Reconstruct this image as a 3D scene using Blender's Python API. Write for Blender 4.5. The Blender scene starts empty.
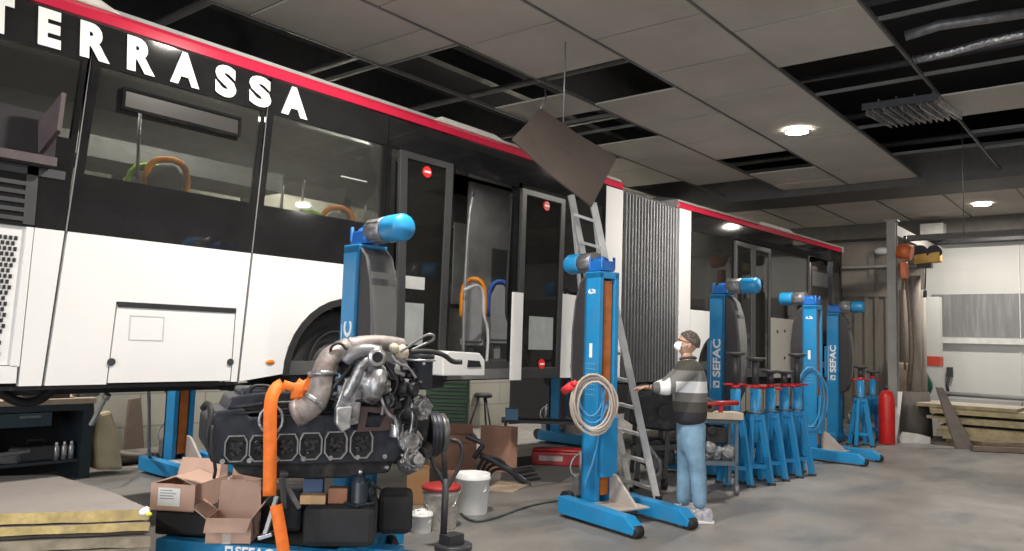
import bpy, bmesh, math, random
from mathutils import Vector, Matrix
random.seed(7)
PI = math.pi
col = bpy.context.scene.collection
# ------------------------------------------------------------------ camera
F, YAW, PITCH, ROLL, CH = 790.0, math.radians(39.4), math.radians(4.8), math.radians(1.75), 1.65
cy, sy, cp, sp = math.cos(YAW), math.sin(YAW), math.cos(PITCH), math.sin(PITCH)
fw = Vector((cy*cp, sy*cp, sp)); r0 = Vector((sy, -cy, 0)); u0 = r0.cross(fw)
rt = r0*math.cos(ROLL) + u0*math.sin(ROLL); up = u0*math.cos(ROLL) - r0*math.sin(ROLL)
CAM = Vector((0, 0, CH))
def ray(x, y): return rt*((x-512)/F) - up*((y-275.5)/F) + fw
def on(x, y, ax, v):
    d = ray(x, y); return CAM + d*((v-CAM[ax])/d[ax])
def aY(x, y, Y): return on(x, y, 1, Y)
def aX(x, y, X): return on(x, y, 0, X)
def aZ(x, y, z=0): return on(x, y, 2, z)
def dep(x, y, d): return CAM + ray(x, y)*d
def depth(p): return (Vector(p)-CAM).dot(fw)
cam_d = bpy.data.cameras.new('camera'); cam = bpy.data.objects.new('camera', cam_d); col.objects.link(cam)
cam_d.sensor_width = 36; cam_d.lens = F*36/1024; cam_d.clip_start = .05
cam.matrix_world = Matrix(((rt.x, up.x, -fw.x, CAM.x), (rt.y, up.y, -fw.y, CAM.y), (rt.z, up.z, -fw.z, CAM.z), (0, 0, 0, 1)))
bpy.context.scene.camera = cam
# ------------------------------------------------------------------ materials
MATS = {}
def mat(name, c, rough=.6, metal=0, var=.12, scale=6, bump=0, dirt=None, dirt_amt=.5, dscale=2, coat=0, emit=None, stretch=None):
    if name in MATS: return MATS[name]
    m = bpy.data.materials.new(name); m.use_nodes = True; nt = m.node_tree; N = nt.nodes; L = nt.links
    b = N['Principled BSDF']; b.inputs['Roughness'].default_value = rough; b.inputs['Metallic'].default_value = metal
    b.inputs['Coat Weight'].default_value = coat
    tc = N.new('ShaderNodeTexCoord'); mp = N.new('ShaderNodeMapping'); L.new(tc.outputs['Object'], mp.inputs['Vector'])
    if stretch: mp.inputs['Scale'].default_value = stretch
    nz = N.new('ShaderNodeTexNoise'); nz.inputs['Scale'].default_value = scale; nz.inputs['Detail'].default_value = 5
    L.new(mp.outputs[0], nz.inputs['Vector'])
    rp = N.new('ShaderNodeValToRGB'); L.new(nz.outputs['Fac'], rp.inputs['Fac'])
    rp.color_ramp.elements[0].position = .3; rp.color_ramp.elements[1].position = .7
    rp.color_ramp.elements[0].color = (*[max(0, k*(1-var)) for k in c], 1)
    rp.color_ramp.elements[1].color = (*[min(1, k*(1+var)) for k in c], 1)
    out = rp.outputs['Color']
    if dirt:
        n2 = N.new('ShaderNodeTexNoise'); n2.inputs['Scale'].default_value = dscale; n2.inputs['Detail'].default_value = 8
        n2.inputs['Roughness'].default_value = .65; L.new(mp.outputs[0], n2.inputs['Vector'])
        r2 = N.new('ShaderNodeValToRGB'); L.new(n2.outputs['Fac'], r2.inputs['Fac'])
        r2.color_ramp.elements[0].position = .48; r2.color_ramp.elements[1].position = .72
        r2.color_ramp.elements[1].color = (dirt_amt,)*3 + (1,); r2.color_ramp.elements[0].color = (0, 0, 0, 1)
        mx = N.new('ShaderNodeMix'); mx.data_type = 'RGBA'; L.new(r2.outputs['Color'], mx.inputs['Factor'])
        L.new(out, mx.inputs['A']); mx.inputs['B'].default_value = (*dirt, 1); out = mx.outputs['Result']
    L.new(out, b.inputs['Base Color'])
    if bump:
        bp = N.new('ShaderNodeBump'); bp.inputs['Strength'].default_value = bump; bp.inputs['Distance'].default_value = .02
        L.new(nz.outputs['Fac'], bp.inputs['Height']); L.new(bp.outputs[0], b.inputs['Normal'])
    if emit: b.inputs['Emission Color'].default_value = (*c, 1); b.inputs['Emission Strength'].default_value = emit
    MATS[name] = m; return m
def s2l(r, g, b):
    f = lambda v: (v/255/12.92) if v/255 <= .04045 else ((v/255+.055)/1.055)**2.4
    return (f(r), f(g), f(b))
def glass_mat(name, tint, rough=.02, dust_haze=1):
    m = bpy.data.materials.new(name); m.use_nodes = True; nt = m.node_tree; N = nt.nodes; L = nt.links
    N.remove(N['Principled BSDF']); o = N['Material Output']
    t = N.new('ShaderNodeBsdfTransparent'); t.inputs[0].default_value = (*tint, 1)
    g = N.new('ShaderNodeBsdfGlossy'); g.inputs['Roughness'].default_value = rough; g.inputs[0].default_value = (.9, .9, .9, 1)
    fr = N.new('ShaderNodeFresnel'); fr.inputs['IOR'].default_value = 1.5
    x = N.new('ShaderNodeMixShader'); L.new(fr.outputs[0], x.inputs[0]); L.new(t.outputs[0], x.inputs[1]); L.new(g.outputs[0], x.inputs[2])
    df = N.new('ShaderNodeBsdfDiffuse'); df.inputs[0].default_value = (.36, .36, .33, 1)  # grey film like dust, put in so the dark windows look lit
    nz = N.new('ShaderNodeTexNoise'); nz.inputs['Scale'].default_value = 1.3; mr = N.new('ShaderNodeMapRange'); mr.inputs['To Min'].default_value = .04*dust_haze; mr.inputs['To Max'].default_value = .13*dust_haze; L.new(nz.outputs['Fac'], mr.inputs['Value'])
    y = N.new('ShaderNodeMixShader'); L.new(mr.outputs[0], y.inputs[0]); L.new(x.outputs[0], y.inputs[1]); L.new(df.outputs[0], y.inputs[2])
    L.new(y.outputs[0], o.inputs['Surface']); return m
BLUE = mat('blue_paint', (.013, .225, .49), .38, 0, .1, 5, .03, dirt=(.10, .17, .24), dirt_amt=.35, dscale=4)
DBLUE = mat('motor_blue_paint', (.01, .12, .42), .4, 0, .1)
ORNG = mat('orange_mast', (.42, .12, .02), .5, 0, .25, 9, dirt=(.10, .05, .03), dirt_amt=.6)
BLK = mat('black_rubber', (.012, .012, .014), .65, 0, .3, 12, .1)
DGREY = mat('dark_grey_paint', (.035, .037, .042), .45, 0, .2, 7)
HOOD = mat('grey_hood_plastic', (.065, .065, .07), .5, 0, .1, 4)
HOODL = mat('light_hood_plastic', (.19, .19, .185), .5, 0, .1, 4)
GREYM = mat('grey_casting', (.20, .20, .21), .45, .5, .25, 14, .1)
STEEL = mat('bright_steel', (.55, .55, .56), .3, .9, .15, 10)
ALU = mat('ladder_aluminium', (.66, .66, .66), .4, .25, .12, 8)
WHITE = mat('white_paint', (.72, .72, .72), .28, 0, .02, 1.5, coat=.2)
CREAM = mat('cream_paint', (.66, .64, .58), .4, 0, .04, 2)
BLACKG = mat('black_gloss_panel', (.013, .013, .014), .05, 0, .2, 3)
RED = mat('red_paint', (.48, .014, .03), .35, 0, .1, 4)
REDD = mat('dark_red_paint', (.33, .012, .016), .4, 0, .15, 6)
PINK = mat('red_stripe_vinyl', (.52, .02, .055), .15, 0, .06, 4)
WTXT = mat('white_lettering', (.82, .82, .80), .5, 0, .02)
GLASS = glass_mat('tinted_bus_glass', (.74, .75, .73), dust_haze=.6)
CLEAR = glass_mat('door_glass', (.55, .57, .56), dust_haze=.3)
CARD = mat('cardboard', (.50, .335, .265), .85, 0, .1, 4, .05, dirt=(.30, .18, .13), dirt_amt=.5)
WOOD = mat('raw_timber', (.45, .33, .20), .8, 0, .2, 5, .1, stretch=(1, 8, 8))
# ------------------------------------------------------------------ mesh builder
class MB:
    def __init__(s, M=None): s.v = []; s.f = []; s.sm = []; s.mi = []; s.M = M or Matrix.Identity(4); s.m = 0
    def add(s, vs, fs, smooth=False):
        o = len(s.v); s.v += [s.M @ Vector(v) for v in vs]
        for f in fs: s.f.append([i+o for i in f]); s.sm.append(smooth); s.mi.append(s.m)
        return s
    def box(s, lo, hi):
        x0, y0, z0 = lo; x1, y1, z1 = hi
        return s.add([(x0,y0,z0),(x1,y0,z0),(x1,y1,z0),(x0,y1,z0),(x0,y0,z1),(x1,y0,z1),(x1,y1,z1),(x0,y1,z1)],
                     [(0,3,2,1),(4,5,6,7),(0,1,5,4),(1,2,6,5),(2,3,7,6),(3,0,4,7)])
    def cbox(s, c, sz, R=None):
        c = Vector(c); h = [k/2 for k in sz]; vs = []
        for z in (-1, 1):
            for x, y in ((-1,-1),(1,-1),(1,1),(-1,1)):
                p = Vector((x*h[0], y*h[1], z*h[2]))
                if R: p = R @ p
                vs.append(c+p)
        return s.add(vs, [(0,3,2,1),(4,5,6,7),(0,1,5,4),(1,2,6,5),(2,3,7,6),(3,0,4,7)])
    def bar(s, p0, p1, w, h, upv=(0,0,1)):
        p0, p1 = Vector(p0), Vector(p1); d = (p1-p0).normalized(); a = d.cross(Vector(upv))
        if a.length < 1e-4: a = d.cross(Vector((1,0,0)))
        a.normalize(); b = a.cross(d); vs = []
        for p in (p0, p1):
            for x, y in ((-1,-1),(1,-1),(1,1),(-1,1)): vs.append(p + a*x*w/2 + b*y*h/2)
        return s.add(vs, [(0,3,2,1),(4,5,6,7),(0,1,5,4),(1,2,6,5),(2,3,7,6),(3,0,4,7)])
    def cyl(s, p0, p1, r, r1=None, n=16):
        p0, p1 = Vector(p0), Vector(p1); r1 = r if r1 is None else r1; d = (p1-p0).normalized()
        a = d.orthogonal().normalized(); b = d.cross(a); vs = []
        for p, q in ((p0, r), (p1, r1)):
            for i in range(n): t = 2*PI*i/n; vs.append(p + (a*math.cos(t)+b*math.sin(t))*q)
        o = len(s.v); s.add(vs, [(i, (i+1)%n, n+(i+1)%n, n+i) for i in range(n)], True)
        for f in (list(range(n-1,-1,-1)), list(range(n, 2*n))): s.f.append([k+o for k in f]); s.sm.append(False); s.mi.append(s.m)
        return s
    def tube(s, pts, r, n=8, closed=False, sub=0):
        P = [Vector(p) for p in pts]
        for _ in range(sub):
            Q = []; m = len(P)
            rng = range(m) if closed else range(m-1)
            if not closed: Q.append(P[0])
            for i in rng: a, b = P[i], P[(i+1)%m]; Q += [a*.75+b*.25, a*.25+b*.75]
            if not closed: Q.append(P[-1])
            P = Q
        m = len(P); rr = r if isinstance(r, (list, tuple)) else None; vs = []; pa = None
        for i, p in enumerate(P):
            d = (P[(i+1)%m]-P[i-1]) if closed else (P[min(i+1,m-1)]-P[max(i-1,0)])
            if d.length < 1e-9: d = Vector((0,0,1))
            d.normalize(); a = d.orthogonal().normalized() if pa is None else (pa - d*pa.dot(d))
            if a.length < 1e-5: a = d.orthogonal()
            a.normalize(); pa = a; b = d.cross(a)
            q = r if rr is None else rr[0]+(rr[-1]-rr[0])*i/(m-1) if len(rr) == 2 else rr[min(int(i*len(rr)/m), len(rr)-1)]
            for k in range(n): t = 2*PI*k/n; vs.append(p+(a*math.cos(t)+b*math.sin(t))*q)
        fs = [(i*n+k, i*n+(k+1)%n, ((i+1)%m)*n+(k+1)%n, ((i+1)%m)*n+k) for i in range(m if closed else m-1) for k in range(n)]
        s.add(vs, fs, True)
        if not closed:
            o = len(s.v)-len(vs)
            for f in (list(range(n-1,-1,-1)), list(range((m-1)*n, m*n))): s.f.append([k+o for k in f]); s.sm.append(False); s.mi.append(s.m)
        return s
    def prism(s, poly, d0, d1, ax=1):           # poly in the plane across axis ax
        n = len(poly)
        def mk(p, d): return {1: (p[0], d, p[1]), 0: (d, p[0], p[1]), 2: (p[0], p[1], d)}[ax]
        vs = [mk(p, d0) for p in poly]+[mk(p, d1) for p in poly]
        return s.add(vs, [list(range(n)), list(range(2*n-1, n-1, -1))]+[(i, n+i, n+(i+1)%n, (i+1)%n) for i in range(n)])
    def ring(s, outer, inner, d0, d1):           # frame between two loops in x-z, extruded in y
        n = len(outer); vs = [(p[0], d0, p[1]) for p in outer]+[(p[0], d0, p[1]) for p in inner]+[(p[0], d1, p[1]) for p in outer]+[(p[0], d1, p[1]) for p in inner]
        fs = []
        for i in range(n):
            j = (i+1) % n
            fs += [(i, j, n+j, n+i), (2*n+i, 3*n+i, 3*n+j, 2*n+j), (i, 2*n+i, 2*n+j, j), (n+i, n+j, 3*n+j, 3*n+i)]
        return s.add(vs, fs)
    def lathe(s, prof, M=None, n=24):
        vs = []; M = M or Matrix.Identity(4)
        for r, z in prof:
            for k in range(n): t = 2*PI*k/n; vs.append(M @ Vector((r*math.cos(t), r*math.sin(t), z)))
        fs = [(i*n+k, i*n+(k+1)%n, (i+1)*n+(k+1)%n, (i+1)*n+k) for i in range(len(prof)-1) for k in range(n)]
        return s.add(vs, fs, True)
    def ball(s, c, r, n=12, M=None):
        c = Vector(c); r = (r, r, r) if not isinstance(r, (list, tuple)) else r; vs = []; m = n//2+2
        for i in range(m+1):
            a = PI*i/m
            for k in range(n):
                t = 2*PI*k/n; p = Vector((r[0]*math.sin(a)*math.cos(t), r[1]*math.sin(a)*math.sin(t), r[2]*math.cos(a)))
                if M: p = M @ p
                vs.append(c+p)
        return s.add(vs, [(i*n+k, (i+1)*n+k, (i+1)*n+(k+1)%n, i*n+(k+1)%n) for i in range(m) for k in range(n)], True)
    def build(s, name, m, parent=None, world=True, bevel=0, merge=False, jitter=0, sub=0, solid=0):
        me = bpy.data.meshes.new(name)
        T = MW[parent.name].inverted() if (parent and world) else Matrix.Identity(4)
        me.from_pydata([T @ v for v in s.v], [], s.f)
        me.polygons.foreach_set('use_smooth', s.sm); me.polygons.foreach_set('material_index', s.mi)
        bm = bmesh.new(); bm.from_mesh(me)
        if merge: bmesh.ops.remove_doubles(bm, verts=bm.verts, dist=1e-4)
        if jitter:
            for v in bm.verts: v.co += Vector([random.uniform(-jitter, jitter) for _ in range(3)])
        bmesh.ops.recalc_face_normals(bm, faces=bm.faces); bm.to_mesh(me); bm.free()
        for k in (m if isinstance(m, (list, tuple)) else [m]): me.materials.append(k)
        o = bpy.data.objects.new(name, me); col.objects.link(o)
        if parent: o.parent = parent
        if solid: q = o.modifiers.new('solid', 'SOLIDIFY'); q.thickness = solid
        if bevel: q = o.modifiers.new('bevel', 'BEVEL'); q.width = bevel; q.segments = 2; q.limit_method = 'ANGLE'
        if sub: q = o.modifiers.new('sub', 'SUBSURF'); q.levels = q.render_levels = sub
        MW[o.name] = (MW[parent.name] if parent else Matrix.Identity(4))
        return o
MW = {}
def tag(o, label=None, cat=None, group=None, kind=None):
    if label: o['label'] = label
    if cat: o['category'] = cat
    if group: o['group'] = group
    if kind: o['kind'] = kind
    return o
def thing(name, label, cat, loc, rz=0, group=None):
    o = bpy.data.objects.new(name, None); col.objects.link(o); o.location = loc; o.rotation_euler = (0, 0, rz); o.empty_display_size = .1
    MW[o.name] = Matrix.Translation(Vector(loc)) @ Matrix.Rotation(rz, 4, 'Z'); return tag(o, label, cat, group)
def single(mb, name, m, label, cat, group=None, **k): return tag(mb.build(name, m, **k), label, cat, group)
def struct(mb, name, m, **k): return tag(mb.build(name, m, **k), kind='structure')
def dup(root, loc, rz, label=None):
    c = root.copy(); col.objects.link(c); c.location = loc; c.rotation_euler = (0, 0, rz)
    MW[c.name] = Matrix.Translation(Vector(loc)) @ Matrix.Rotation(rz, 4, 'Z')
    if label: c['label'] = label
    for ch in list(root.children):
        d = ch.copy(); col.objects.link(d); d.parent = c
        for g in list(ch.children): e = g.copy(); col.objects.link(e); e.parent = d
    return c
def text(name, body, size, M, m, parent=None, world=True, ext=.002, bold=0, fit=None, align='CENTER'):
    cu = bpy.data.curves.new(name, 'FONT'); cu.body = body; cu.size = size; cu.extrude = ext; cu.offset = bold
    cu.align_x = align; cu.align_y = 'CENTER'; cu.resolution_u = 4
    t = bpy.data.objects.new('tmp', cu); col.objects.link(t)
    me = bpy.data.meshes.new_from_object(t.evaluated_get(bpy.context.evaluated_depsgraph_get()))
    bpy.data.objects.remove(t); me.name = name
    if fit:
        xs = [v.co.x for v in me.vertices]; ys = [v.co.y for v in me.vertices]
        cx, cyy = (min(xs)+max(xs))/2, (min(ys)+max(ys))/2
        for v in me.vertices: v.co.x = (v.co.x-cx)*fit[0]/(max(xs)-min(xs)); v.co.y = (v.co.y-cyy)*fit[1]/(max(ys)-min(ys))
    T = (MW[parent.name].inverted() if (parent and world) else Matrix.Identity(4)) @ M
    me.transform(T); me.materials.clear(); me.materials.append(m)
    o = bpy.data.objects.new(name, me); col.objects.link(o); o.parent = parent
    MW[o.name] = MW[parent.name] if parent else Matrix.Identity(4); return o
def axes(x, y, z, o):
    return Matrix(((x[0], y[0], z[0], o[0]), (x[1], y[1], z[1], o[1]), (x[2], y[2], z[2], o[2]), (0, 0, 0, 1)))
def circ(c, r, n=20, a0=0, a1=2*PI, close=False):
    return [(c[0]+r*math.cos(a0+(a1-a0)*i/n), c[1]+r*math.sin(a0+(a1-a0)*i/n)) for i in range(n+(1 if close else 0))]
# ================================================================== SETTING
XW, YB, HC = 20.5, 10.2, 4.75
fm = bpy.data.materials.new('worn_concrete_floor'); fm.use_nodes = True
nt = fm.node_tree; N = nt.nodes; L = nt.links; b = N['Principled BSDF']
tc = N.new('ShaderNodeTexCoord')
def noise(scale, detail=6, rough=.6, st=None):
    n = N.new('ShaderNodeTexNoise'); n.inputs['Scale'].default_value = scale; n.inputs['Detail'].default_value = detail; n.inputs['Roughness'].default_value = rough
    if st:
        mp = N.new('ShaderNodeMapping'); mp.inputs['Scale'].default_value = st; L.new(tc.outputs['Object'], mp.inputs[0]); L.new(mp.outputs[0], n.inputs['Vector'])
    else: L.new(tc.outputs['Object'], n.inputs['Vector'])
    return n
def ramp(src, p0, c0, p1, c1):
    r = N.new('ShaderNodeValToRGB'); r.color_ramp.elements[0].position = p0; r.color_ramp.elements[0].color = (*c0, 1)
    r.color_ramp.elements[1].position = p1; r.color_ramp.elements[1].color = (*c1, 1); L.new(src, r.inputs[0]); return r
def mix(f, a, bb):
    x = N.new('ShaderNodeMix'); x.data_type = 'RGBA'; L.new(f, x.inputs['Factor']); L.new(a, x.inputs['A'])
    if isinstance(bb, tuple): x.inputs['B'].default_value = (*bb, 1)
    else: L.new(bb, x.inputs['B'])
    return x.outputs['Result']
base = ramp(noise(.7, 8).outputs['Fac'], .3, (.145, .136, .127), .7, (.235, .222, .208))
f1 = ramp(noise(.45, 5, .6, (1, 2.2, 1)).outputs['Fac'], .5, (0, 0, 0), .62, (.8, .8, .8))
c1 = mix(f1.outputs[0], base.outputs[0], (.115, .12, .125))
f2 = ramp(noise(3.5, 8, .7).outputs['Fac'], .58, (0, 0, 0), .72, (.5, .5, .5))
c2 = mix(f2.outputs[0], c1, (.075, .065, .058))
L.new(c2, b.inputs['Base Color'])
rr = ramp(noise(1.1, 6).outputs['Fac'], .35, (.34,)*3, .65, (.62,)*3); L.new(rr.outputs[0], b.inputs['Roughness'])
bp = N.new('ShaderNodeBump'); bp.inputs['Strength'].default_value = .12; L.new(noise(18, 6).outputs['Fac'], bp.inputs['Height']); L.new(bp.outputs[0], b.inputs['Normal'])
struct(MB().box((-9, -8.2, -.2), (XW+.3, YB+.3, 0)), 'floor', fm)

def brick_mat(name, c, mortar, w, h, rough=.85, ms=.012, var=.1):
    m = bpy.data.materials.new(name); m.use_nodes = True; t = m.node_tree; bs = t.nodes['Principled BSDF']; bs.inputs['Roughness'].default_value = rough
    k = t.nodes.new('ShaderNodeTexBrick'); tc = t.nodes.new('ShaderNodeTexCoord'); mp = t.nodes.new('ShaderNodeMapping')
    mp.inputs['Rotation'].default_value = (PI/2, 0, 0); t.links.new(tc.outputs['Object'], mp.inputs[0]); t.links.new(mp.outputs[0], k.inputs['Vector'])
    k.inputs['Color1'].default_value = (*c, 1); k.inputs['Color2'].default_value = (*[q*(1-var) for q in c], 1); k.inputs['Mortar'].default_value = (*mortar, 1)
    k.inputs['Scale'].default_value = 1; k.inputs['Brick Width'].default_value = w; k.inputs['Row Height'].default_value = h; k.inputs['Mortar Size'].default_value = ms
    t.links.new(k.outputs[0], bs.inputs['Base Color']); return m
struct(MB().box((-9, YB, HC+.05), (XW+.3, YB+.2, 6.3)), 'trim_16', mat('dark_void', (.012, .012, .014), .9, 0, .3))  # wall above ceiling level coloured near black in place of shade
struct(MB().box((-9, YB, 0), (XW+.3, YB+.2, HC+.05)), 'wall_back', brick_mat('pale_concrete_block', (.42, .41, .36), (.28, .27, .24), .9, .42))
# dark steel door leaf on the back wall, seen under the bus
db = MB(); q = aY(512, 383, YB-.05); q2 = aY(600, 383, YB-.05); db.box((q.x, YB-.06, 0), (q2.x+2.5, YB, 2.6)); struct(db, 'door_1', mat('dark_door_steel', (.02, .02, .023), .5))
# end wall: grey panels left of post, white panels right
CLAD = mat('grey_brown_cladding', (.20, .18, .155), .7, 0, .12, 3, dirt=(.12, .10, .085), dirt_amt=.5, stretch=(1, 1, .3))
WCLAD = mat('white_cladding', (.56, .56, .54), .6, 0, .04, 1.5, dirt=(.55, .54, .52), dirt_amt=.3, stretch=(1, 1, .25))
PANEL = mat('grey_translucent_panel', (.19, .19, .195), .5, 0, .08, 2, dirt=(.4, .4, .4), dirt_amt=.4, stretch=(1, 5, .4))
GBAND = mat('grey_wall_base', (.40, .40, .40), .7, 0, .08, 3)
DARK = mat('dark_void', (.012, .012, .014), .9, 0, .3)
ywp = aX(925, 300, XW).y
w = MB(); w.box((XW, ywp, 0), (XW+.2, YB+.2, 6.3))
zr = aX(875, 297, XW).z
yy = ywp+.05
while yy < YB: w.box((XW-.05, yy, 0), (XW, yy+.09, zr)); yy += .24
w.box((XW-.08, ywp, zr), (XW, YB, zr+.12)); w.box((XW-.06, ywp+1.1, zr), (XW, ywp+1.22, 4.1))
struct(w, 'wall_end_left', CLAD)
def wz(y): return aX(980, y, XW).z
w = MB(); w.box((XW, -8.2, wz(400)), (XW+.2, ywp, 6.3)); struct(w, 'wall_end_right', WCLAD)
w = MB(); w.box((XW-.03, -8.2, 0), (XW+.2, ywp, wz(400))); struct(w, 'trim_1', GBAND)
w = MB()
yy = ywp-.15
while yy > -8: w.box((XW-.02, yy-3.4, wz(337)), (XW, yy, wz(294))); yy -= 3.5
struct(w, 'window_1', PANEL)
w = MB()
w.box((XW-.14, -8.2, wz(344)), (XW, ywp-.1, wz(339))); 
for k in range(8): w.box((XW-.03, ywp-1.9-k*1.75, 0), (XW, ywp-1.88-k*1.75, 4.2))
struct(w, 'trim_2', mat('pale_rail', (.6, .6, .58), .5))
w = MB(); w.cyl((XW-.2, -8, wz(399)), (XW-.2, ywp-.1, wz(395)), .05, n=8); struct(w, 'trim_3', mat('grey_pipe_rail', (.3, .3, .3), .5))
w = MB(); w.box((XW-.35, -8.2, wz(243)), (XW, ywp-.1, wz(240))); struct(w, 'trim_4', DGREY)
w = MB(); w.box((XW-.5, -8.2, wz(235)), (XW, YB, HC)); struct(w, 'trim_5', mat('bulkhead_brown', (.10, .092, .082), .8))
w = MB(); w.box((-9, -8.4, 0), (XW+.2, -8.2, 6.3)); struct(w, 'wall_right', mat('light_side_cladding', (.36, .36, .35), .8))
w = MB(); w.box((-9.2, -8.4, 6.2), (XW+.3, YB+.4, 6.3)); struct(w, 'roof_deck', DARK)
# ceiling ----------------------------------------------------------------
GX = lambda i: 6.55+.61*i
GY = lambda j: 3.18+1.21*j
TILE = mat('ceiling_tile', (.46, .43, .385), .9, 0, .09, 1.2, .05, dirt=(.36, .32, .27), dirt_amt=.5, dscale=.9)
TILE2 = mat('brown_board', (.028, .020, .016), .8, 0, .15, 2, .05)
holes = {-1: [(3, 14)], -2: [(-14, 6.3), (8.1, 13.6)], -3: [(-14, 6.3), (8.1, 13.6)], -4: [(-4, 6.3)], 1: [(1, 3), (9.4, 11.2)],
         2: [(-1.1, 2.05), (3.4, 6), (11.85, 14)], 3: [(-26, 7.5), (11.4, 14)], 4: [(-26, 9)], 5: [(-26, 14)]}
tl = MB(); tw = MB()
def tile(i0, i1, j, mb, z=HC, tilt=0):
    x0, x1, y0, y1 = GX(i0)+.012, GX(i1)-.012, GY(j)+.015, GY(j+1)-.015
    a = random.uniform(-.006, .006)+tilt; c = random.uniform(-.006, .006)
    mb.add([(x0, y0, z+a), (x1, y0, z+a+c), (x1, y1, z-a*.3+c), (x0, y1, z-a*.3), (x0, y0, z+a+.02), (x1, y0, z+a+c+.02), (x1, y1, z-a*.3+c+.02), (x0, y1, z-a*.3+.02)],
           [(0,3,2,1),(4,5,6,7),(0,1,5,4),(1,2,6,5),(2,3,7,6),(3,0,4,7)])
for j in range(-10, 6):
    off = 0 if j % 2 == 0 else 1
    i = -26+off
    H = holes.get(j, [])
    while i < 14:
        a, c = i, min(i+2, 14)
        segs = [(a, c)]
        for h0, h1 in H:
            ns = []
            for s0, s1 in segs:
                if h1 <= s0 or h0 >= s1: ns.append((s0, s1))
                else:
                    if h0 > s0+.4: ns.append((s0, h0))
                    if h1 < s1-.4: ns.append((h1, s1))
            segs = ns
        for s0, s1 in segs: tile(s0, s1, j, tl)
        i += 2
    i = 16
    while i < 22.8: tile(i, min(i+2, 22.9), j, tl); i += 2
struct(tl, 'ceiling', TILE)
g = MB()
for j in range(-9, 7):
    g.box((-9, GY(j)-.012, HC-.012), (GX(14), GY(j)+.012, HC+.03)); g.box((GX(16), GY(j)-.012, HC-.012), (XW, GY(j)+.012, HC+.03))
for i in (5, 7.9, 10.9): g.box((GX(i)-.015, GY(-1), HC), (GX(i)+.015, GY(0), HC+.04))
for i in (1.85, 4.9, 9.6, 11.3): g.box((GX(i)-.015, GY(-6), HC), (GX(i)+.015, GY(-1), HC+.04))
for i in (3.9, 4.9): g.box((GX(i)-.015, GY(2), HC), (GX(i)+.015, GY(3), HC+.04))
g.box((GX(-1.2)-.02, GY(2), HC), (GX(-1.2)+.02, GY(5), HC+.04))
struct(g, 'trim_6', mat('ceiling_grid_metal', (.13, .13, .125), .5, .2))
w = MB(); w.box((GX(14.1), -8.2, HC-.12), (GX(16), YB, HC+.5)); struct(w, 'trim_7', mat('ceiling_beam', (.085, .08, .075), .6))
w = MB()
for k in range(12): w.cyl((-4+k*2.1, -8, 5.35), (-4+k*2.1, YB, 5.35), .05, n=8)
for k in range(5): w.box((-6, -6+k*3.4, 5.5), (XW, -5.85+k*3.4, 5.75))
struct(w, 'trim_8', mat('void_pipework', (.07, .07, .075), .5, .3))
# loose services in the open ceiling bays
single(MB().tube([aZ(913, 60, HC+.05), aZ(950, 52, HC+.1), aZ(985, 42, HC+.1), aZ(1060, 26, HC+.12)], .045, 10), 'foil_duct', mat('crumpled_foil', (.5, .5, .52), .3, .9, .3, 30, .8), 'crumpled silver foil duct in the open ceiling bay at upper right', 'duct')
single(MB().tube([aZ(905, 36, HC+.04), aZ(940, 25, HC+.1), aZ(975, 20, HC+.12), aZ(1060, 8, HC+.12)], .05, 10), 'ceiling_pipe', GREYM, 'grey pipe crossing the open ceiling bay above the foil duct', 'pipe')
t = thing('light_louvre', 'silver slatted light louvre hanging in the open ceiling bay', 'light fitting', aZ(905, 117, HC-.1))
a0, a1 = aZ(868, 113, HC-.14), aZ(940, 103, HC-.14)
dd = (a1-a0); m1 = MB()
for k in range(13):
    p = a0+dd*(k/12); m1.bar(p+Vector((-.06, 0, .05*(k % 3))), p+Vector((.62, -.12, -.02)), .012, .09)
m1.build('slats', mat('louvre_metal', (.5, .5, .5), .25, .7, .4, 20), t)
m1 = MB(); m1.bar(a0+Vector((-.08, .05, .06)), a1+Vector((-.08, 0, .06)), .02, .08); m1.build('housing', DGREY, t)
# hanging ceiling board
P4 = [dep(541, 108, 8.0), dep(617, 157, 7.8), dep(592, 206, 7.3), dep(512, 139, 7.5)]
n_ = (P4[1]-P4[0]).cross(P4[3]-P4[0]).normalized()*.018
m1 = MB(); pts = [P4[0], P4[0].lerp(P4[1], .5)+n_*1.2, P4[1], P4[1].lerp(P4[2], .5), P4[2], P4[2].lerp(P4[3], .5)+n_*1.5, P4[3], P4[3].lerp(P4[0], .5)]
m1.add(pts+[p+n_ for p in pts], [list(range(8)), list(range(15, 7, -1))]+[(i, 8+i, 8+(i+1) % 8, (i+1) % 8) for i in range(8)])
t = thing('hanging_ceiling_board', 'brown ceiling board hanging loose at a slant above the bus doorway', 'ceiling board', P4[0]); m1.build('board', TILE2, t)
m1 = MB(); tp = aZ(545, 88, HC+.05)
m1.tube([P4[0], P4[0].lerp(tp, .5)+Vector((.05, 0, 0)), tp], .012, 6); m1.tube([P4[0].lerp(P4[1], .3), P4[0].lerp(P4[1], .3)+Vector((0, 0, HC+.1-P4[0].z))], .008, 6); m1.build('hanger', GREYM, t)
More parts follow.
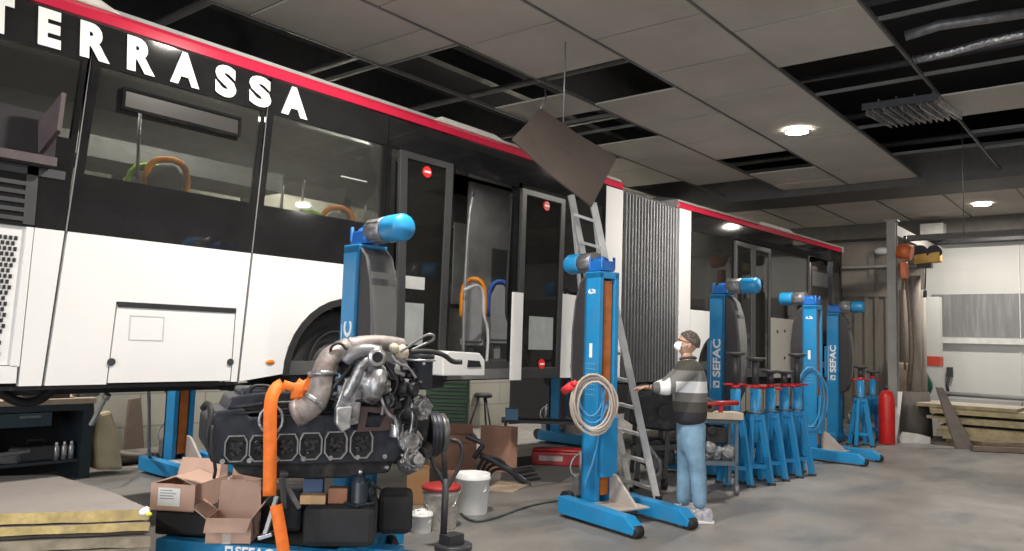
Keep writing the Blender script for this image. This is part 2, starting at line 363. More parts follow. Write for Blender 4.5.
# ceiling lamps ------------------------------------------------------------
LE = mat('lamp_diffuser', (1, .93, .82), .5, 0, 0, emit=28)
def lamp(p, label, power=130, seen=True):
    if seen:
        t = thing('ceiling_lamp', label, 'ceiling lamp', p, 0, 'round ceiling lamps')
        MB().lathe([(.17, 0), (.19, -.012), (.17, -.02), (.155, -.02)]).build('rim', WHITE, t, world=False)
        MB().lathe([(.155, -.018), (.1, -.024), (0, -.026)]).build('diffuser', LE, t, world=False)
    ld = bpy.data.lights.new('ceiling_lamp_light', 'AREA'); ld.shape = 'DISK'; ld.size = .3; ld.energy = power; ld.color = (1, .93, .84)
    lo = bpy.data.objects.new('ceiling_lamp_light', ld); col.objects.link(lo); lo.location = Vector(p)+Vector((0, 0, -.05))
    return lo
lamp(aZ(797, 131, HC-.02), 'round white ceiling lamp lit in the bright tile above the jack stands', 170)
lamp(aZ(982, 204, HC-.02), 'round white ceiling lamp lit near the end wall on the right', 130)
for x, y in ((-3.5, 3.9), (3.9, 3.87), (3.8, -3), (11, -3.6), (-4, -3)): lamp((x, y, HC-.02), 'round white ceiling lamp lit beyond the edge of the view', 210)
for x in (2, 7, 12, 17): lamp((x, 9.3, HC-.02), 'unseen round ceiling lamp added to light the bay behind the bus', 190)  # unseen lamps added to brighten the back wall and bus interior
# daylight: open vehicle gate behind the camera
ld = bpy.data.lights.new('gate_daylight', 'AREA'); ld.shape = 'RECTANGLE'; ld.size = 11; ld.size_y = 4.2; ld.energy = 750; ld.color = (.93, .96, 1)
lo = bpy.data.objects.new('gate_daylight', ld); col.objects.link(lo); lo.location = (-8.8, -1.5, 2.3); lo.rotation_euler = (PI/2, 0, -PI/2)
wd = bpy.data.worlds.new('world'); bpy.context.scene.world = wd; wd.use_nodes = True
wd.node_tree.nodes['Background'].inputs[0].default_value = (.75, .82, .9, 1); wd.node_tree.nodes['Background'].inputs[1].default_value = .7
sc = bpy.context.scene; sc.view_settings.view_transform = 'Standard'; sc.view_settings.look = 'None'; sc.view_settings.gamma = 1; sc.view_settings.exposure = 0.3
sc.view_settings.use_curve_mapping = False
# ================================================================== BUS
D = 5.9
bus = thing('articulated_bus', 'white and black articulated bus with a red roof stripe raised on blue lifts', 'bus', (1.0, D, 1.2))
RM = Matrix.Translation((0, D, 0))                       # rear section frame: x, depth inward, z
FP = Vector((11.37, D)); FT = (Vector((18.8, 5.45))-FP).normalized()
FM = axes((FT.x, FT.y, 0), (-FT.y, FT.x, 0), (0, 0, 1), (FP.x, FP.y, 0))
def bp_(name, m, M=RM, **k):                              # context: new builder
    mb = MB(M); mb._n = name; mb._m = m; mb._k = k; return mb
def fin(mb, parent=None): return mb.build(mb._n, mb._m, parent or bus, **mb._k)
INT = mat('bus_interior_grey', (.30, .30, .29), .7); INTD = mat('bus_interior_dark', (.07, .07, .072), .7)
SF = mat('grey_step_floor', (.16, .165, .17), .7)
def px(x, y, Y=D): q = aY(x, y, Y); return (q.x, q.z)
# structural core: floor, ceiling, far side, ends
def hull(M, s0, s1, zf, name):
    m = MB(M); m.box((s0, .04, 3.9), (s1, 2.5, 4.02)); m.box((s0, 2.44, 1.25), (s1, 2.5, 2.5)); m.box((s0, 2.44, 3.4), (s1, 2.5, 3.95))
    for k in range(int((s1-s0)/1.5)+1): m.box((s0+k*1.5, 2.44, 2.4), (s0+k*1.5+.1, 2.5, 3.5))
    m.build(name, INT, bus)
    m = MB(M); m.box((s0, .06, zf-.12), (s1, 2.48, zf)); m.build('floor_deck', INTD, bus)
hull(RM, .6, 9.66, 1.42, 'body_shell'); hull(FM, 0, 7.2, 1.42, 'body_shell')
m = MB(); m.box((.55, D+.04, 1.25), (.62, D+2.5, 4)); m.build('rear_wall', WHITE, bus)
m = MB(RM); m.box((.6, .5, 1.42), (4.6, 2.4, 2.2)); m.box((.6, .1, 1.42), (2.3, 2.4, 2.7)); m.build('engine_bay_wall', INTD, bus)
m = MB(RM); m.box((.6, 2.47, 2.5), (9.66, 2.49, 3.4)); m.build('far_window', GLASS, bus)
m = MB(FM); m.box((.1, 2.47, 2.5), (7.1, 2.49, 3.4)); m.build('far_window', GLASS, bus)
# under-floor chassis
m = MB(RM); m.box((.6, .7, 1.14), (3.9, 2.2, 1.26)); m.box((5.4, 1.0, 1.14), (9.6, 2.2, 1.22))
for k in range(7): m.box((.8+k*1.35, .1, 1.2), (.86+k*1.35, 2.45, 1.25))
m.box((.6, .03, 1.225), (3.68, .06, 1.25)); m.build('chassis', BLK, bus)
m = MB(FM); m.box((.1, .1, 1.0), (6.9, 2.4, 1.15)); m.build('chassis', BLK, bus)
# lower white panels
sb2 = [px(74, 180), px(44, 380)]; k1 = (sb2[0][0]-sb2[1][0])/(sb2[0][1]-sb2[1][1])
S1 = lambda z: sb2[1][0]+k1*(z-sb2[1][1])
sc2 = [px(267, 120), px(238, 381)]; k2 = (sc2[0][0]-sc2[1][0])/(sc2[0][1]-sc2[1][1])
S2 = lambda z: sc2[1][0]+k2*(z-sc2[1][1])
ZS, ZB, ZW, ZG, ZT = 1.255, 2.325, 2.75, 3.56, 3.875
g_ = .011
def panel(poly, m, name='side_panel', M=RM, t=.045, d=0, **k): q = MB(M); q.prism(poly, d, d+t); return q.build(name, m, bus, **k)
panel([(.6, ZS), (1.72, ZS), (1.76, ZB), (.6, ZB)], WHITE)
sq = [px(72, 225)[0]-.0, 0]
panel([(S1(1.4)-.16, ZS), (S1(ZS)-g_, ZS), (S1(ZB)-g_, ZB), (S1(ZB)-.2, ZB)], WHITE)
# louvre grille with perforated rows
gr = MB(RM); gr.prism([(1.73, ZS+.14), (S1(1.4)-.21, ZS+.14), (S1(ZB)-.25, ZB), (1.77, ZB)], .02, .04); gr = gr.build('radiator_grille', WHITE, bus)
m = MB(RM)
nr = 22
for i in range(nr):
    z = ZS+.2+i*(ZB-ZS-.26)/nr
    x0, x1 = 1.775, S1(z)-.28
    k = 0; x = x0+(.015 if i % 2 else 0)
    while x < x1-.015: m.box((x, .014, z), (x+.018, .022, z+.027)); x += .031
m.build('grille_holes', BLK, gr)
m = MB(RM); m.prism([(1.70, ZS+.02), (S1(1.3)-.17, ZS+.02), (S1(1.3)-.17, ZS+.135), (1.70, ZS+.135)], .0, .03); m.build('grille_frame', WHITE, bus)
m = MB(RM); m.prism([(S1(1.4)-.215, ZS+.13), (S1(1.4)-.165, ZS+.13), (S1(ZB)-.205, ZB), (S1(ZB)-.25, ZB)], 0, .04); m.build('grille_frame', WHITE, bus)
# panel with hatch
h0, h1, hz0, hz1 = 2.615, 3.61, ZS, 1.835
panel([(S1(ZS)+g_, ZS), (h0-.01, ZS), (h0+.02, hz1+.02), (h1, hz1+.02), (h1-.01, ZS), (S2(ZS)-g_, ZS), (S2(ZB)-g_, ZB), (S1(ZB)+g_, ZB)], WHITE)
hq = panel([(h0, ZS+.01), (h1-.02, ZS+.01), (h1-.01, hz1), (h0+.03, hz1)], WHITE, 'luggage_hatch')
m = MB(RM); m.box((h0+.03, -.008, hz1-.018), (h1-.01, .01, hz1+.022)); m.build('hatch_hinge', BLK, hq)
m = MB(RM); a = px(130, 315); c = px(163, 341); o = [(a[0], c[1]), (c[0], c[1]), (c[0], a[1]), (a[0], a[1])]
m.ring(o, [(o[0][0]+.008, o[0][1]+.008), (o[1][0]-.008, o[1][1]+.008), (o[2][0]-.008, o[2][1]-.008), (o[3][0]+.008, o[3][1]-.008)], -.003, .01); m.build('filler_flap', mat('flap_outline', (.5, .5, .52), .5), hq)
for x in (111, 230):
    a = px(x, 362); m = MB(RM); m.cyl((a[0], .01, a[1]), (a[0], -.012, a[1]), .028, n=14); m.build('hatch_latch', DGREY, hq)
# panel with wheel arch
AC, AR = (4.80, 1.30), .70
arc = circ(AC, AR, 18, PI-.02, .02, True)
panel([(S2(ZS)+g_, ZS)]+[p for p in arc if p[1] >= ZS]+[(6.08, ZS), (6.08, ZB), (S2(ZB)+g_, ZB)], WHITE)
m = MB(RM); oa = circ(AC, AR+.012, 18, PI, 0, True); ia = circ(AC, AR-.05, 18, PI, 0, True)
m.prism(oa+ia[::-1], -.012, .5); m.build('wheel_arch', BLK, bus)
a = px(270, 362); m = MB(RM); m.ball((a[0], -.005, a[1]), (.045, .012, .02)); m.build('side_marker', mat('amber_lens', (.75, .2, .02), .3), bus)
def wheel(M, c, r=.49):
    R = M @ Matrix.Translation((c[0], .18, c[1])) @ Matrix.Rotation(PI/2, 4, 'X')
    w = MB(R); w.lathe([(r*.6, -.26), (r*.92, -.26), (r, -.2), (r, 0.0), (r*.93, .04), (r*.62, .05), (r*.6, .0)], n=40); w = w.build('wheel', BLK, bus)
    q = MB(R); q.lathe([(r*.62, .045), (r*.59, .05), (r*.56, -.02), (r*.4, -.1), (r*.36, -.02), (r*.2, .04), (0, .045)], n=32)
    q.build('rim', mat('wheel_rim', (.07, .07, .075), .45, .4, .2), w)
    q = MB(R)
    for k in range(10): t = 2*PI*k/10; q.cyl((r*.29*math.cos(t), r*.29*math.sin(t), -.01), (r*.29*math.cos(t), r*.29*math.sin(t), .04), .015, n=6)
    q.build('wheel_nuts', STEEL, w)
wheel(RM, (4.76, 1.40), .5)
# lower white panel between doors and bellows
panel([(7.33, ZS-.03), (9.2, ZS-.05), (9.2, ZB-.06), (7.33, ZB-.02)], WHITE)
pil = panel([(9.2, ZS-.05), (9.64, ZS-.06), (9.64, 3.86), (9.2, 3.86)], WHITE, 'white_end_pillar')
a = px(572, 366); m = MB(RM); m.ball((a[0], -.005, a[1]), (.05, .012, .02)); m.build('side_marker', MATS['amber_lens'], bus)
# upper dark: bands and windows
def win(x0, x1, x0t=None, x1t=None, M=RM, zw=ZW, zg=ZG, zb=ZB, frame=.05, gm=None):
    x0t = x0 if x0t is None else x0t; x1t = x1 if x1t is None else x1t
    f = lambda z, a, c: a+(c-a)*(z-zb)/(zg-zb)
    q = MB(M); o = [(x0, zb), (x1, zb), (x1t, zg+.3), (x0t, zg+.3)]
    i = [(f(zw, x0, x0t)+frame, zw), (f(zw, x1, x1t)-frame, zw), (f(zg, x0, x0t)+0+(x1t-x1)*0+f(zg, x1, x1t)-frame-f(zg, x0, x0t), zg), (f(zg, x0, x0t)+frame, zg)]
    i[2] = (f(zg, x1, x1t)-frame, zg)
    q.ring(o, i, .0, .04); w = q.build('side_window', BLACKG, bus)
    q = MB(M); q.prism(i, .012, .02); q.build('pane', gm or GLASS, w); return w
win(1.2, S1(ZB)-g_, 1.3, S1(ZG)-g_, zw=2.98)
w2 = win(S1(ZB)+g_, S2(ZB)-g_, S1(ZG)+g_, S2(ZG)-g_)
win(S2(ZB)+g_, 5.17, S2(ZG)+g_, 5.17)
win(5.18, 6.08); win(7.33, 9.19)
q = MB(RM); q.box((.6, .0, ZB), (1.19, .04, ZG+.3)); q.build('corner_panel', BLACKG, bus)
q = MB(RM); q.box((6.08, .0, 3.56), (7.33, .04, ZG+.3)); q.build('header_panel', BLACKG, bus)
# top hinged vent in second window
a, c, e, f_ = px(122, 87), px(240, 117), px(238, 138), px(119, 107)
q = MB(RM); o = [(a[0], f_[1]-.01), (c[0], f_[1]-.01), (c[0], a[1]), (a[0], a[1])]; i = [(o[0][0]+.02, o[0][1]+.02), (o[1][0]-.02, o[1][1]+.02), (o[2][0]-.02, o[2][1]-.02), (o[3][0]+.02, o[3][1]-.02)]
q.ring(o, i, -.03, .0); v_ = q.build('vent_frame', BLACKG, w2)
q = MB(RM); q.prism(i, -.018, -.006); q.build('vent_pane', mat('smoked_vent_pane', (.035, .033, .031), .25, 0, .1), w2)
# seams (thin light strips)
for S_, za, zb_ in ((S1, ZB, 3.86), (S2, ZB, 3.86)):
    q = MB(RM); q.prism([(S_(za)-.006, za), (S_(za)+.004, za), (S_(zb_)+.004, zb_), (S_(zb_)-.006, zb_)], .0, .01); q.build('window_seal', mat('grey_seal', (.16, .16, .16), .5), bus)
# stripe and roof
def roofline(M, s0, s1, name='roof_stripe'):
    q = MB(M); q.prism([(-.012, 3.875), (-.006, 3.945), (.03, 3.985), (.06, 3.985), (.06, 3.875)], s0, s1, 0); q.build(name, PINK, bus)
    q = MB(M); q.prism([(.03, 3.985), (.14, 4.05), (.4, 4.09), (2.1, 4.09), (2.5, 3.98), (2.5, 3.9), (.04, 3.9)], s0+.01, s1-.01, 0); q.build('roof', mat('roof_dark_grey', (.05, .05, .052), .5), bus)
roofline(RM, .6, 9.64); roofline(FM, .0, 6.95)
def pod(M, s0, s1, z1, d0=.02, d1=1.2):
    q = MB(M); q.prism([(s0, 3.985), (s0+.12, z1), (s1-.35, z1), (s1, 3.985)], d0, d1); q.build('roof_pod', mat('roof_pod_grey', (.55, .53, .49), .5), bus, bevel=.02)
a = px(436, 121); c = px(512, 148); pod(RM, a[0], c[0]+.05, 4.055)
a = px(85, 0); c = px(125, 12); pod(RM, a[0]-.5, c[0]+.02, 4.12)
pod(FM, 2.9, 4.6, 4.06)
# lettering: (char, px centre x, centre y, px width, px height)
lt = thing; 
for ch, x0_, x1_, yt, yb in (('T', -14, 14, -2, 30), ('E', 38, 61, 10, 46), ('R', 80, 110, 24, 60), ('R', 127, 155, 37, 74), ('A', 170, 199, 55, 88), ('S', 215, 236, 68, 98), ('S', 249, 271, 78, 108), ('A', 281, 307, 89, 120)):
    xm = (x0_+x1_)/2; sl = .33*(x1_-x0_)/2
    l_ = aY(x0_, (yt+yb)/2-sl*.8, D-.01); r_ = aY(x1_, (yt+yb)/2+sl*.8, D-.01); t_ = aY(xm, yt, D-.01); b_ = aY(xm, yb, D-.01)
    text('letter', ch, .3, axes((1, 0, 0), (-.05, 0, 1), (0, -1, 0), ((l_.x+r_.x)/2, D-.012, 3.715)), WTXT, bus, ext=.003, bold=.017, fit=((r_.x-l_.x)*1.0, .262))
# open service flap at far left with dark bay
a = px(0, 108); c = px(55, 150)
q = MB(RM); z0, z1 = px(20, 150)[1], px(20, 108)[1]
q.box((1.2, -.02, z0-.04), (2.14, .0, z1)); q.build('service_bay', mat('bay_black', (.02, .018, .02), .8), bus)
FL = mat('flap_purple_brown', (.075, .055, .06), .6, 0, .2, 8)
q = MB(RM); q.box((1.2, -.12, z0-.09), (2.12, -.0, z0-.03)); fl = q.build('flap_sill', FL, bus)
q = MB(); pts = [dep(38, 122, depth(aY(38, 122, D-.02))), dep(62, 92, depth(aY(62, 92, D-.25))), dep(57, 130, depth(aY(57, 130, D-.25))), dep(38, 154, depth(aY(38, 154, D-.02)))]
q.add([p for p in pts]+[p+Vector((.035, .02, 0)) for p in pts], [(0,1,2,3),(7,6,5,4),(0,4,5,1),(1,5,6,2),(2,6,7,3),(3,7,4,0)]); q.build('service_flap', FL, bus)
# slatted dark vent below it
q = MB(RM); z = 2.36
while z < 2.66: q.box((1.3, -.012, z), (1.98, .0, z+.028)); z += .06
q.build('vent_slats', DGREY, bus)
q = MB(RM); q.box((1.98, -.01, 2.34), (2.05, .0, 2.98)); q.box((1.2, -.01, 2.68), (2.22, 0, 2.74)); q.build('vent_frame', DGREY, bus)
# ---- doorway
q = MB(RM); q.box((6.08, 0, ZS), (6.14, .12, 3.56)); q.box((7.27, 0, ZS), (7.33, .12, 3.56)); q.box((6.08, 0, 3.5), (7.33, .12, 3.56)); q.build('door_frame', BLACKG, bus)
q = MB(RM); q.box((6.14, 0, ZS-.03), (7.27, .6, ZS+.08)); q.box((6.14, .5, ZS), (7.27, 1.0, 1.3)); q.build('step', SF, bus)
q = MB(RM); px0 = aY(469, 250, D+1.6).x; q.box((px0, 1.6, 1.4), (px0+2.2, 1.66, 3.9)); q.build('partition', INT, bus)
q = MB(RM); a = aY(502, 240, D+1.58); q.box((a.x-.2, 1.57, 2.2), (a.x+.25, 1.6, 3.0)); q.build('screen_panel', INTD, bus)
q = MB(); a = aY(454, 222, D+2.4); c = aY(466, 305, D+2.4); q.box((a.x, D+2.38, c.z), (c.x, D+2.4, a.z)); q.build('bright_far_pane', mat('lit_pane_white', (.8, .82, .8), .4), bus)  # brightness of a lit far window put into a white colour
# grab rails
RAIL = mat('grab_rail_grey', (.30, .30, .31), .35, .4)
q = MB(); q.tube([aY(474, 192, D+.3), aY(469, 215, D+.3), aY(464, 300, D+.3), aY(463, 360, D+.3)], .018, 10, sub=1); q.build('grab_rail', RAIL, bus)
q = MB(); q.tube([aY(464, 290, D+.2), aY(478, 284, D+.2), aY(484, 292, D+.2), aY(483, 315, D+.2), aY(489, 330, D+.2), aY(486, 372, D+.2)], .018, 10, sub=2); q.build('grab_rail', mat('pale_rail_paint', (.5, .5, .5), .4), bus)
q = MB(); q.tube([aY(512, 196, D+.1), aY(509, 250, D+.1), aY(506, 310, D+.1), aY(508, 322, D+.1), aY(516, 324, D+.1)], .02, 10, sub=1); q.tube([aY(509, 196, D+.12), aY(525, 192, D+.1)], .02, 8); q.build('door_arm', BLK, bus)
# door leaves
def leaf(name, pa, Y, gm, signs, notices, w_=.1):
    (x0, y0), (x1, y1), (x2, y2), (x3, y3) = pa          # tl, tr, br, bl pixels
    A = [aY(x0, y0, Y), aY(x1, y1, Y), aY(x2, y2, Y), aY(x3, y3, Y)]
    zt, zb = (A[0].z+A[1].z)/2, (A[2].z+A[3].z)/2; o = [((A[3].x), zb), (A[2].x, zb), (A[1].x, zt), (A[0].x, zt)]
    i = [(o[0][0]+w_, zb+.13), (o[1][0]-w_, zb+.13), (o[2][0]-w_, zt-.07), (o[3][0]+w_, zt-.07)]
    q = MB(Matrix.Translation((0, Y, 0))); q.ring(o, i, 0, .045); lf = q.build(name, mat('door_frame_grey', (.030, .031, .033), .4), bus, bevel=.006)
    q = MB(Matrix.Translation((0, Y, 0))); q.prism(i, .015, .025); q.build('door_glass', gm, lf)
    for (sx, sy_) in signs:
        c = aY(sx, sy_, Y-.002); q = MB(); q.cyl((c.x, Y+.012, c.z), (c.x, Y-.004, c.z), .058, n=24); q.m = 1; q.box((c.x-.04, Y-.008, c.z-.011), (c.x+.04, Y-.003, c.z+.011)); q.build('no_entry_sign', [mat('sign_red', (.7, .02, .02), .4), WTXT], lf)
    for (ax_, ay_, bx_, by_, mm) in notices:
        a, c = aY(ax_, ay_, Y), aY(bx_, by_, Y); q = MB(); q.box((a.x, Y+.008, c.z), (c.x, Y+.012, a.z)); q.build('notice', mm, lf)
    return lf
NOT = mat('notice_grey', (.26, .28, .28), .6); NOT2 = mat('notice_pale', (.42, .43, .42), .6)
leaf('door_leaf', [(401, 148), (454, 165), (444, 388), (396, 388)], 5.74, CLEAR, [(427.5, 172)], [(402, 275, 425, 290, NOT2), (401, 302, 423, 345, NOT)])
q = MB(); a, c = aY(400, 262, 5.8), aY(442, 292, 5.8); q.prism([(a.x, c.z), (c.x-.04, c.z), (c.x-.04, a.z-.12), (c.x-.12, a.z-.02), (a.x, a.z)], 5.8, 5.83); q.build('red_reflector_panel', mat('deep_red_panel', (.09, .006, .01), .4), bus)
leaf('door_leaf', [(523, 187), (566, 200), (560, 379), (517, 378)], 5.74, CLEAR, [(547, 206), (542, 364)], [(530, 316, 553, 350, NOT)], .085)
q = MB(RM); a, c = aY(514, 292, 5.7), aY(521, 380, 5.7); q.box((a.x, -.2, c.z), (c.x, -.17, a.z)); q.build('door_edge_post', WHITE, bus)
# white step module below the left of the doorway
q = MB(Matrix.Translation((0, 5.45, 0))); A = [aY(*p, 5.45) for p in ((443, 376), (443, 356), (450, 351), (480, 353), (485, 360), (485, 376))]
q.prism([(p.x, p.z) for p in A], 0, .35); q.build('step_cover', WHITE, bus, bevel=.012)
q = MB(Matrix.Translation((0, 5.44, 0))); A = [aY(*p, 5.45) for p in ((467, 367), (468, 360), (479, 361), (481, 367))]; q.prism([(p.x, p.z) for p in A], 0, .02); q.build('step_recess', BLK, bus)
# ---- seats
SEATG = mat('seat_shell_grey', (.24, .25, .26), .6)
def seat(M, c, name='passenger_seat', hm=None, w_=.42, h=.62):
    q = MB(M @ Matrix.Translation(c)); q.box((-.02, -w_/2, 0), (.4, w_/2, .09)); q.prism([(-w_/2+.03, .05), (w_/2-.03, .05), (w_/2-.02, h*.8), (w_/2-.1, h), (-w_/2+.1, h), (-w_/2+.02, h*.8)], -.06, 0, 0)
    q.box((.1, -.05, -.42), (.2, .05, 0)); s_ = q.build(name, SEATG, bus, bevel=.02)
    q = MB(M @ Matrix.Translation(c)); q.tube([(-.03, -w_/2, h*.45), (-.03, -w_/2, h*.9), (-.03, -w_/2+.08, h+.05), (-.03, w_/2-.08, h+.05), (-.03, w_/2, h*.9), (-.03, w_/2, h*.45)], .028, 8, sub=1); q.build('seat_grip', hm, s_)
OG = mat('grip_orange', (.85, .28, .01), .4); GG = mat('grip_green', (.30, .58, .05), .4); BG = mat('grip_blue', (.02, .10, .45), .4); YG = mat('grip_ochre', (.35, .22, .05), .4)
W4 = Matrix.Identity(4)
def seat_at(pxx, pyy, Y, rot, hm, h=.62, ww=.34):
    p = aY(pxx, pyy, Y); seat(Matrix.Translation((p.x, Y, p.z-h)) @ Matrix.Rotation(rot, 4, 'Z'), (0, 0, 0), hm=hm, h=h, w_=ww)
seat_at(168, 166, 6.6, .9, OG, .55); seat_at(150, 172, 6.9, .9, GG, .5)
seat_at(338, 213, 6.6, .9, OG); seat_at(308, 217, 6.75, .9, GG)
seat_at(474, 283, 6.75, .8, OG, .8, .3); seat_at(500, 285, 6.95, .8, BG, .8, .3)
# ---- rear interior rails
for x, y0, y1 in ((283, 185, 222), (304, 180, 216), (366, 205, 240), (140, 112, 180)):
    q = MB(); q.cyl(aY(x, y0, 6.7), aY(x-3, y1, 6.7), .014, n=8); q.build('grab_rail', RAIL, bus)
a, c = aY(341, 174, 6.9), aY(366, 184, 6.9); q = MB(); q.box((a.x, 6.88, c.z+.02), (c.x, 6.9, a.z-.02)); q.build('cabin_light', mat('cabin_light_tube', (1, .98, .92), .4, emit=1.5), bus)
q = MB(RM); q.box((2.4, 1.5, 3.2), (5.0, 2.2, 3.4)); q.build('air_duct', INT, bus)
for x_, w_ in ((3.4, 16), (5.4, 7), (7.6, 7)):  # unseen area lights added to brighten the dim bus interior
    ld = bpy.data.lights.new('cabin_fill', 'AREA'); ld.shape = 'RECTANGLE'; ld.size = 1.2; ld.size_y = .12; ld.energy = w_; ld.color = (1, .97, .9)
    lo = bpy.data.objects.new('cabin_fill', ld); col.objects.link(lo); lo.location = (x_, D+1.0, 3.86)
ld = bpy.data.lights.new('cabin_fill', 'AREA'); ld.size = .6; ld.energy = 16; lo = bpy.data.objects.new('cabin_fill', ld); col.objects.link(lo); lo.location = FM @ Vector((3.0, 1.2, 3.85))  # added fill light for the front section, no fitting
ld = bpy.data.lights.new('cabin_fill', 'AREA'); ld.size = .4; ld.energy = 10; lo = bpy.data.objects.new('cabin_fill', ld); col.objects.link(lo); lo.location = FM @ Vector((5.8, .6, 3.85))
# ================= bellows
bl = MB(); BELG = mat('bellows_fabric', (.20, .20, .205), .6, 0, .12, 3)
nb = 19; zt, zb = 3.9, 1.12
x0b, x1b = 9.66, 11.35; rb = []
for i in range(nb*4+1):
    t_ = i/(nb*4); k = i % 4; off = (.0, .015, .075, .015)[k]
    rb.append((x0b+(x1b-x0b)*t_, D+off+.02))
vs = []
for (x, y) in rb: vs += [(x, y, zb), (x, y, zt-.05), (x, y+.08, zt), (x, y+2.3, zt), (x, y+2.4, zb)]
fs = []
for i in range(len(rb)-1):
    for k in range(4): fs.append((i*5+k, (i+1)*5+k, (i+1)*5+k+1, i*5+k+1))
bl.add(vs, fs, False); bl = bl.build('bellows', BELG, bus)
q = MB()
for i in range(1, nb):
    x = x0b+(x1b-x0b)*i/nb; q.tube([(x, D+.005, zb), (x, D+.005, zt-.06), (x, D+.1, zt+.01)], .011, 6)
q.build('bellows_hoops', mat('hoop_grey', (.30, .30, .305), .6, 0), bl)
# ================= front section
panel([(0, 1.1), (.36, 1.1), (.36, 3.87), (0, 3.87)], WHITE, 'white_end_pillar', FM)
AF = (1.25, 1.25); arc = circ(AF, .62, 16, PI, .0, True)
panel([(.37, 1.1), (AF[0]-.62, 1.1)]+arc+[(AF[0]+.62, 1.1), (1.89, 1.1), (1.89, 2.26), (.37, 2.26)], WHITE, 'side_panel', FM)
q = MB(FM); q.prism(circ(AF, .63, 16, PI, 0, True)+circ(AF, .58, 16, 0, PI, True), -.012, .4); q.build('wheel_arch', BLK, bus)
wheel(FM, (1.25, 1.2), .48)
panel([(3.3, 1.12), (4.5, 1.12), (4.5, 2.26), (3.3, 2.26)], CREAM, 'side_panel', FM)
for a, c in ((3.62, 2.0), (3.95, 2.02), (3.95, 1.5)): q = MB(FM); q.cyl((a, .01, c), (a, -.01, c), .03, n=10); q.build('panel_fixing', DGREY, bus)
panel([(4.52, 1.12), (5.1, 1.12), (5.1, 2.26), (4.52, 2.26)], CREAM, 'side_panel', FM)
FG = glass_mat('front_section_glass', (.5, .51, .5), dust_haze=.6)
win(.37, 1.85, M=FM, zb=2.26, zw=2.32, gm=FG, frame=.03); win(3.32, 5.1, M=FM, zb=2.26, zw=2.32, gm=FG, frame=.03)
win(6.45, 6.9, M=FM, zb=2.26, zw=2.32, gm=FG, frame=.03)
for a_, b_, c_ in ((1.85, 3.6, 3.32), (5.1, 3.62, 6.45)): q = MB(FM); q.box((a_, 0, b_), (c_, .04, 3.86)); q.build('header_panel', BLACKG, bus)
for s0 in (1.88, 2.6):
    q = MB(FM); o = [(s0, 1.15), (s0+.69, 1.15), (s0+.69, 3.56), (s0, 3.56)]; i = [(s0+.06, 1.3), (s0+.63, 1.3), (s0+.63, 3.48), (s0+.06, 3.48)]
    q.ring(o, i, -.02, .03); lf = q.build('door_leaf', mat('front_door_frame', (.10, .10, .10), .4), bus)
    q = MB(FM); q.prism(i, 0, .01); q.build('door_glass', FG, lf)
q = MB(FM); q.box((5.1, 0, 1.1), (5.16, .1, 3.62)); q.box((6.4, 0, 1.1), (6.46, .1, 3.62)); q.build('door_frame', DGREY, bus)
panel([(6.46, 1.1), (6.95, 1.1), (6.95, 2.26), (6.46, 2.26)], BLACKG, 'side_panel', FM)
# front wall of the bus (rounded) and windscreen
q = MB(FM); q.prism([(0.0, 6.95), (.0, 7.0), (.12, 7.25), (1.2, 7.4), (2.4, 7.25), (2.5, 6.95)][::1], 1.1, 2.1, 2) if False else q.prism([(6.95, .0), (7.2, .12), (7.4, .6), (7.45, 1.25), (7.4, 1.9), (7.2, 2.4), (6.95, 2.5)], 1.05, 2.0, 2); q.build('front_bumper', BLACKG, bus)
q = MB(FM); q.prism([(6.95, .0), (7.2, .12), (7.4, .6), (7.45, 1.25), (7.4, 1.9), (7.2, 2.4), (6.95, 2.5)], 2.0, 3.75, 2); q.build('windscreen', FG, bus)
q = MB(FM); q.prism([(6.95, .0), (7.2, .12), (7.4, .6), (7.45, 1.25), (7.4, 1.9), (7.2, 2.4), (6.95, 2.5)], 3.75, 3.98, 2); q.build('destination_box', BLACKG, bus)
# driver cab partition with notices, visible in the front doorway
CABB = mat('cab_partition_brown', (.22, .19, .17), .7)
def fpx(x, y, dd):
    o = FM @ Vector((0, dd, 0)); n_ = Vector((-FT.y, FT.x, 0)); r_ = ray(x, y); p_ = FM.inverted() @ (CAM+r_*((o-CAM).dot(n_)/r_.dot(n_))); return p_.x, p_.z
def fpanel(name, x0, y0, x1, y1, dd, m_, th=.03):
    a_, b_ = fpx(x0, y0, dd), fpx(x1, y1, dd); q = MB(FM); q.box((a_[0], dd, min(a_[1], b_[1])), (b_[0], dd+th, max(a_[1], b_[1]))); return q.build(name, m_, bus)
fpanel('cab_partition', 811, 262, 834, 345, .3, CABB); fpanel('cab_notice', 813, 271, 828, 288, .285, WHITE, .012); fpanel('orange_pole_cover', 829, 285, 834, 318, .28, mat('cab_orange', (.5, .18, .06), .5), .015)
fpanel('cab_notice', 813, 292, 827, 294, .285, NOT2, .012); fpanel('cab_notice', 813, 297, 827, 299, .285, NOT2, .012)
q = MB(FM); q.box((4.6, .9, 1.4), (4.66, 2.3, 3.3)); q.build('partition', INTD, bus)
seat_at(700, 290, 6.5, .6, YG, .9)
p = FM @ Vector((2.6, 1.2, 1.9)); seat(Matrix.Translation(p) @ Matrix.Rotation(.6, 4, 'Z'), (0, 0, 0), hm=BG, h=.8)
